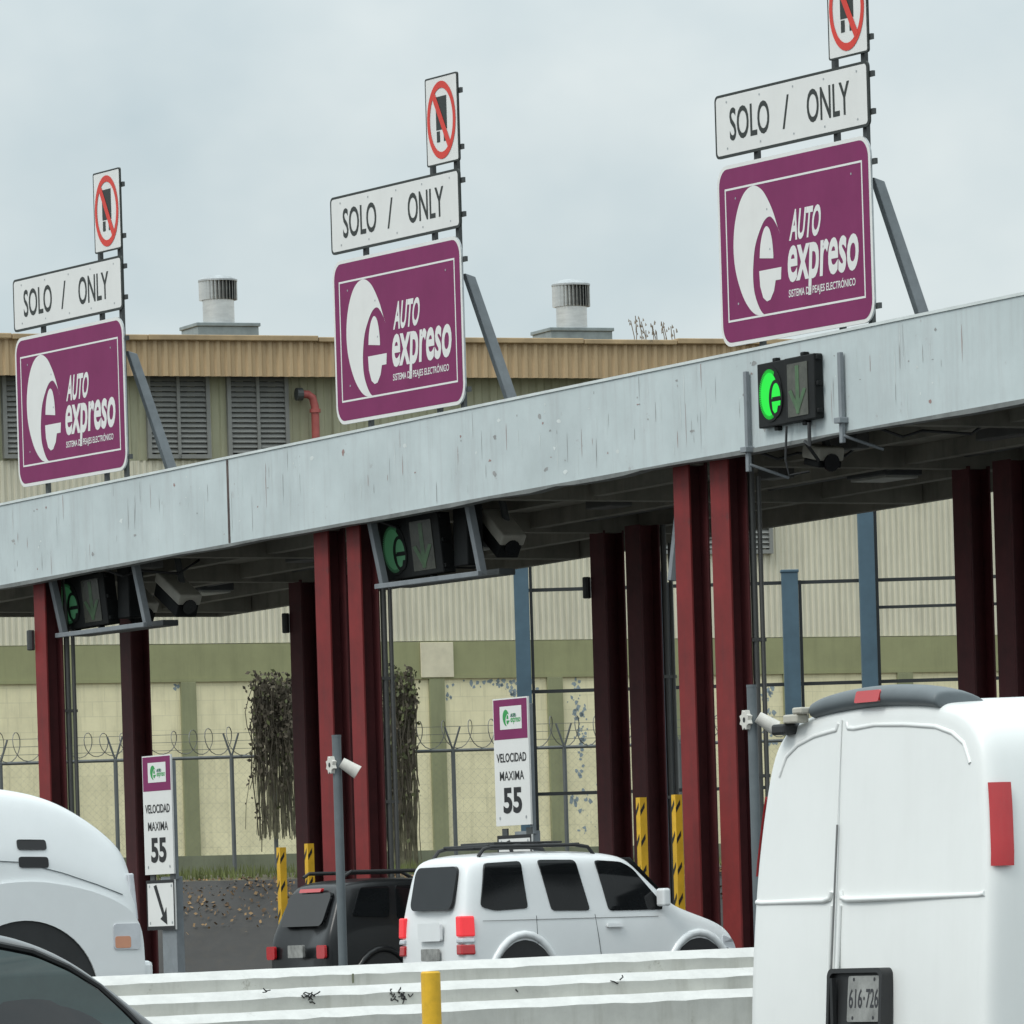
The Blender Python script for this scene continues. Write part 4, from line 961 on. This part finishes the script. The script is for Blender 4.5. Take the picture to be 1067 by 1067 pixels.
def fender(sg):
    top = spline([(-3.0, 2.7), (-2.3, 2.95), (-1.6, 3.02), (-.9, 2.92), (-.35, 2.72), (-.08, 2.45), (-.02, 2.0), (-.04, 1.55)])
    arch_ = [(-1.70 + 1.02 * math.cos(rad(a)), 1.55 + .98 * math.sin(rad(a))) for a in range(0, 181, 6)]
    q = top + [(-.04, 1.55)] + arch_ + [(-3.0, 1.55)]
    m = MB(); m.plate(q, lambda x, z: (x, sg * 1.04, z), lambda x, z: (x, sg * .6, z))
    m.build('fender', M['whitepaint'], tr, bevel=.07, smooth=50)
for sg in (-1, 1):
    fender(sg)
    b.side([(-1.72, 3.43), (-1.72, 3.56), (-1.30, 3.55), (-1.30, 3.42)], sg, .008, .02).build('hood_vent', M['black'], tr)
    b.side([(-1.72, 3.20), (-1.72, 3.34), (-1.30, 3.33), (-1.30, 3.19)], sg, .008, .02).build('hood_vent', M['black'], tr)
    m = MB(); m.plate(rrect(-.46, -.08, 2.13, 2.46, .05, .05), lambda x, z: (x, sg * 1.055, z), lambda x, z: (x, sg * 1.0, z)); h = m.build('headlight', M['clear'], tr, bevel=.015)
    m = MB(); m.plate(rrect(-.44, -.22, 2.15, 2.30, .03, .03), lambda x, z: (x, sg * 1.06, z), lambda x, z: (x, sg * 1.03, z)); m.build('indicator', M['amber'], h)
    for x in (-1.68, -4.9): wheel(tr, x, sg * .82, .58, .84, .34, .84)
    b.side([(-4.6, 4.0), (-4.6, 5.2), (-3.5, 5.2), (-3.1, 4.4), (-3.1, 4.0)], sg).build('side_window', M['glass'], tr)
for sg in (-1, 1):
    m = MB(); m.tube([(x, sg * (b.hw(x, z) + .002), z) for x, z in ((-2.72, 1.6), (-2.72, 2.6), (-2.72, 3.3), (-2.72, 3.8))], .008, 4)
    m.tube([(x, sg * (b.hw(x, z) + .002), z) for x, z in ((-2.7, 3.30), (-2.2, 3.3), (-1.7, 3.27), (-1.1, 3.12), (-.6, 2.96), (-.25, 2.83))], .007, 4); m.build('hood_seam', M['greytrim'], tr)
    m = MB(); m.hexa([(-.06, sg * .55, 2.5), (.015, sg * .55, 2.5), (-.02, sg * .9, 2.5), (-.10, sg * .9, 2.5), (-.10, sg * .55, 3.1), (-.01, sg * .55, 3.1), (-.06, sg * .88, 3.1), (-.14, sg * .88, 3.1)]); m.build('corner_panel', M['clear'], tr, bevel=.02)
m = MB(); m.box(-.5, .12, -1.02, 1.02, 1.5, 1.98); m.build('bumper', M['whitepaint'], tr, bevel=.06)
m = MB(); m.box(-.05, .03, -.5, .5, 2.1, 3.0); m.build('grille', M['rim'], tr, bevel=.04)
m = MB(); m.box(-2.75, -.68, -1.015, 1.015, 1.1, 2.6); m.build('wheel_well', M['trim'], tr)

# --- dark car, bottom left
dc = thing('dark_car', 'black car with green tinted window cut off at bottom left corner', 'car', P(59.24, -36.0), ROT)
b = Body([(-3.7, .55, 1.25, 1.4, .78, .7), (-3.6, .5, 1.35, 1.5, .86, .74), (-2.7, .45, 1.42, 1.56, .9, .74), (-2.5, .45, 1.44, 1.68, .9, .72), (-1.7, .45, 1.45, 2.08, .9, .72), (-.9, .45, 1.45, 2.21, .9, .72), (-.35, .45, 1.45, 2.225, .9, .725),
          (0, .45, 1.45, 2.20, .9, .73), (.21, .45, 1.45, 2.155, .9, .735), (.41, .45, 1.44, 2.075, .9, .74), (.58, .45, 1.43, 1.965, .9, .745), (.74, .45, 1.42, 1.835, .9, .75), (.92, .45, 1.40, 1.68, .9, .76), (1.2, .45, 1.36, 1.46, .9, .78), (1.4, .45, 1.3, 1.38, .89, .78), (2.6, .47, 1.1, 1.2, .86, .75), (2.9, .55, .95, 1.02, .76, .65)])
b.shell('body', M['blackpaint'], dc)
for sg in (-1, 1):
    b.side([(-.75, 1.5), (-.75, 2.10), (-.3, 2.10), (0, 2.075), (.21, 2.03), (.41, 1.94), (.58, 1.83), (.72, 1.70), (.90, 1.50)], sg, .012).build('side_window', M['glassgreen'], dc, smooth=50)
    b.side([(-.85, 1.5), (-.85, 2.09), (-1.6, 1.98), (-2.0, 1.5)], sg, .012).build('side_window', M['glassgreen'], dc, smooth=50)
    MB().tube([(x, sg * (b.hw(x, z) + .01), z) for x, z in ((-1.7, 2.0), (-.75, 2.13), (-.3, 2.13), (0, 2.105), (.21, 2.06), (.41, 1.97), (.58, 1.86), (.72, 1.73), (.92, 1.52))], .016, 6).build('window_trim', M['trim'], dc)
    for x in (-2.6, 2.0): wheel(dc, x, sg * .8, .40, .50, .22, .50)
    mm = MB(); mm.box(.72, .86, sg * .86, sg * 1.08, 1.44, 1.60); mm.build('mirror', M['blackpaint'], dc, bevel=.03)
MB().add([(.03, -.60, 2.165), (.03, .60, 2.165), (1.15, .70, 1.50), (1.15, -.70, 1.50)], [(0, 1, 2, 3)]).build('windshield', M['glass'], dc)

# --- white van at the right, seen from behind; its two rear doors are unequal, the gap lies left of the middle
vpos = at(892, 900, 30.0); vpos.z = 0
vn = thing('white_van', 'tall white van seen from behind at right with grey lamp pod on its roof', 'van', vpos, ROT)
HALF = [(0, .5), (.86, .5), (.985, .6), (1.0, 1.0), (1.0, 1.6), (.997, 2.14), (.985, 2.36), (.955, 2.578), (.912, 2.79), (.87, 2.90), (.79, 2.985), (.63, 3.04), (.35, 3.063), (0, 3.07)]
def vlean(z): return .085 * max(0, z - 1.6)
def vring(x, ky, kz, zmin=.5):
    h = [(y * ky, zmin + (z - .5) * kz) for y, z in HALF]
    pts = h + [(-y, z) for y, z in h[-2:0:-1]]
    return [(x + vlean(z) * max(0, 1 - x / 2.0), y, z) for y, z in pts]
m = MB(); m.loft([vring(0, .93, .975), vring(.010, .965, .988), vring(.04, .99, .997), vring(.13, 1, 1), vring(1.2, 1, 1.01), vring(3.0, 1, 1.01), vring(3.6, 1, .985), vring(4.3, .98, .72), vring(4.5, .97, .64), vring(5.1, .93, .56), vring(5.3, .86, .45)])
m.build('body', M['vanpaint'], vn, smooth=60, sub=2)
def vhw(z): return interp([(z_, y_) for y_, z_ in HALF[1:]], z)
def VR(off): return lambda y, z: (vlean(z) - off, y, z)
GAP = .27                                    # the door gap
def ridge(pts, r_, m_, name, deep=.010):
    q = []
    for a, c in zip(pts, pts[1:]): q += [(a[0] + (c[0] - a[0]) * k / 5, a[1] + (c[1] - a[1]) * k / 5) for k in range(5)]
    q.append(pts[-1]); MB().tube([(vlean(z) + deep, y, z) for y, z in q], r_, 8).build(name, m_, vn, smooth=60)
ridge([(GAP, .75), (GAP, 1.8), (GAP, 2.52)], .0050, M['seamgrey'], 'door_seam', .001)
ridge([(GAP, 2.52), (GAP, 3.0)], .0034, M['vanpaint'], 'door_seam', .001)
ridge([(GAP + .04, 2.215), (GAP + .05, 2.185), (GAP + .10, 2.175), (GAP + .3, 2.175), (.90, 2.175), (.945, 2.18)], .0128, M['vanpaint'], 'panel_crease')
ridge([(GAP - .04, 2.215), (GAP - .05, 2.185), (GAP - .10, 2.175), (GAP - .4, 2.175), (-.90, 2.175), (-.945, 2.18)], .0128, M['vanpaint'], 'panel_crease')
ridge([(GAP + .035, 2.985), (GAP + .05, 2.955), (GAP + .10, 2.95), (.50, 2.935), (.64, 2.90), (.735, 2.85), (.79, 2.76)], .0124, M['vanpaint'], 'panel_crease')
ridge([(GAP - .035, 2.985), (GAP - .05, 2.96), (GAP - .10, 2.955), (0, 2.965), (-.25, 2.955), (-.50, 2.935), (-.64, 2.90), (-.735, 2.85), (-.79, 2.76)], .0124, M['vanpaint'], 'panel_crease')
for sg in (-1, 1): ridge([(GAP + sg * .034, .8), (GAP + sg * .034, 1.6), (GAP + sg * .036, 2.15)], .0108, M['vanpaint'], 'door_edge')
for sg in (-1, 1):
    mm = MB(); zs_ = [2.30, 2.36, 2.44, 2.54, 2.62, 2.67]
    v0 = [(.015 + vlean(z_), sg * (vhw(z_) * .985), z_) for z_ in zs_]; v1 = [(.06 + vlean(z_), sg * (vhw(z_) + .014), z_) for z_ in zs_]; v2 = [(.12 + vlean(z_), sg * (vhw(z_) + .014), z_) for z_ in zs_]
    mm.v = v0 + v1 + v2; n = len(zs_)
    for i in range(n - 1):
        mm.f += [(i, i + 1, n + i + 1, n + i), (n + i, n + i + 1, 2 * n + i + 1, 2 * n + i)]; mm.m += [0, 0]
    mm.build('tail_lamp', M['tail'], vn, smooth=60)
    mm = MB(); mm.box(.5, 3.9, sg * .985, sg * 1.015, 1.15, 1.25); mm.build('side_moulding', M['greytrim'], vn, bevel=.008)
    mm = MB(); mm.tube([(1.3, sg * .995, .8), (1.3, sg * .997, 2.1), (1.34, sg * vhw(2.5), 2.5), (1.38, sg * vhw(2.75), 2.75)], .008, 6); mm.tube([(1.3, sg * .998, 2.08), (3.2, sg * .998, 2.08)], .010, 6); mm.build('panel_seam', M['greytrim'], vn)
    for x in (1.1, 4.4): wheel(vn, x, sg * .86, .46, .62, .26, .62)
# plate recess on the right door
y0, y1 = GAP - .475, GAP - .018
fr_o = rrect(y0, y1, 1.48, 1.863, .035, .035); fr_i = rrect(y0 + .022, y1 - .022, 1.50, 1.842, .028, .028)
m = MB(); m.band(fr_o, fr_i, VR(.033)); n = len(fr_o)
m.add([VR(.033)(*p) for p in fr_o] + [VR(-.03)(*p) for p in fr_o], [(i, (i + 1) % n, n + (i + 1) % n, n + i) for i in range(n)])
m.add([VR(.033)(*p) for p in fr_i] + [VR(.006)(*p) for p in fr_i], [(i, (i + 1) % n, n + (i + 1) % n, n + i) for i in range(n)])
m.flat(fr_i, VR(.009)); m.box(-.028, -.008, y1 - .065, y1 - .042, 1.53, 1.82)
pr = m.build('plate_recess', M['trim'], vn)
m = MB(); a, b_ = y1 - .165, y0 + .026
m.plate(rrect(b_, a, 1.62, 1.828, .012, .012), VR(.022), VR(.014)); W_ = a - b_
m.text('616', a - .05 * W_, a - .46 * W_, 1.682, 1.77, VR(.0235), 1, .01); m.text('726', a - .58 * W_, a - .96 * W_, 1.682, 1.77, VR(.0235), 1, .01)
m.flat(ell(a - .52 * W_, 1.726, .006, .009, 8), VR(.0235), 1)
for u in (.18, .82):
    for z in (1.638, 1.812): m.flat(ell(a - u * W_, z, .008, .009, 8), VR(.0235), 1)
m.build('number_plate', [M['plate'], M['plateink']], pr)
# grey pod with the high brake lamp
pod = MB(); rings = []
for y, k in ((.53, .7), (.52, .8), (.42, .95), (.15, 1), (-.15, 1), (-.42, .95), (-.52, .8), (-.53, .7)):
    zb_ = 3.055 - .12 * y * y; h = .10 * k
    rings.append([(.10, y, zb_ - .02), (.095, y, zb_ + h * .55), (.13, y, zb_ + h), (.30, y, zb_ + h * .9), (.40, y, zb_ + h * .2), (.40, y, zb_ - .02)])
pod.loft(rings); pd = pod.build('lamp_pod', M['greytrim'], vn, smooth=60, sub=2)
m = MB(); m.plate(rrect(-.085, .115, 3.068, 3.122, .012, .012), lambda y, z: (.088 + (z - 3.07) * .3, y, z), lambda y, z: (.13, y, z)); m.build('brake_lamp', M['tail'], pd, bevel=.006)
m = MB(); m.box(.06, .13, .56, .68, 3.0, 3.04); m.box(.06, .13, .52, .60, 3.04, 3.07); m.build('roof_rack_foot', M['camwhite'], vn, bevel=.008)
m = MB(); m.box(.05, .16, .66, .77, 2.95, 3.0); m.build('rack_clamp', M['trim'], vn, bevel=.012)
m = MB(); m.box(-.1, .1, -.95, .95, .5, .78); m.build('rear_bumper', M['greytrim'], vn, bevel=.04)
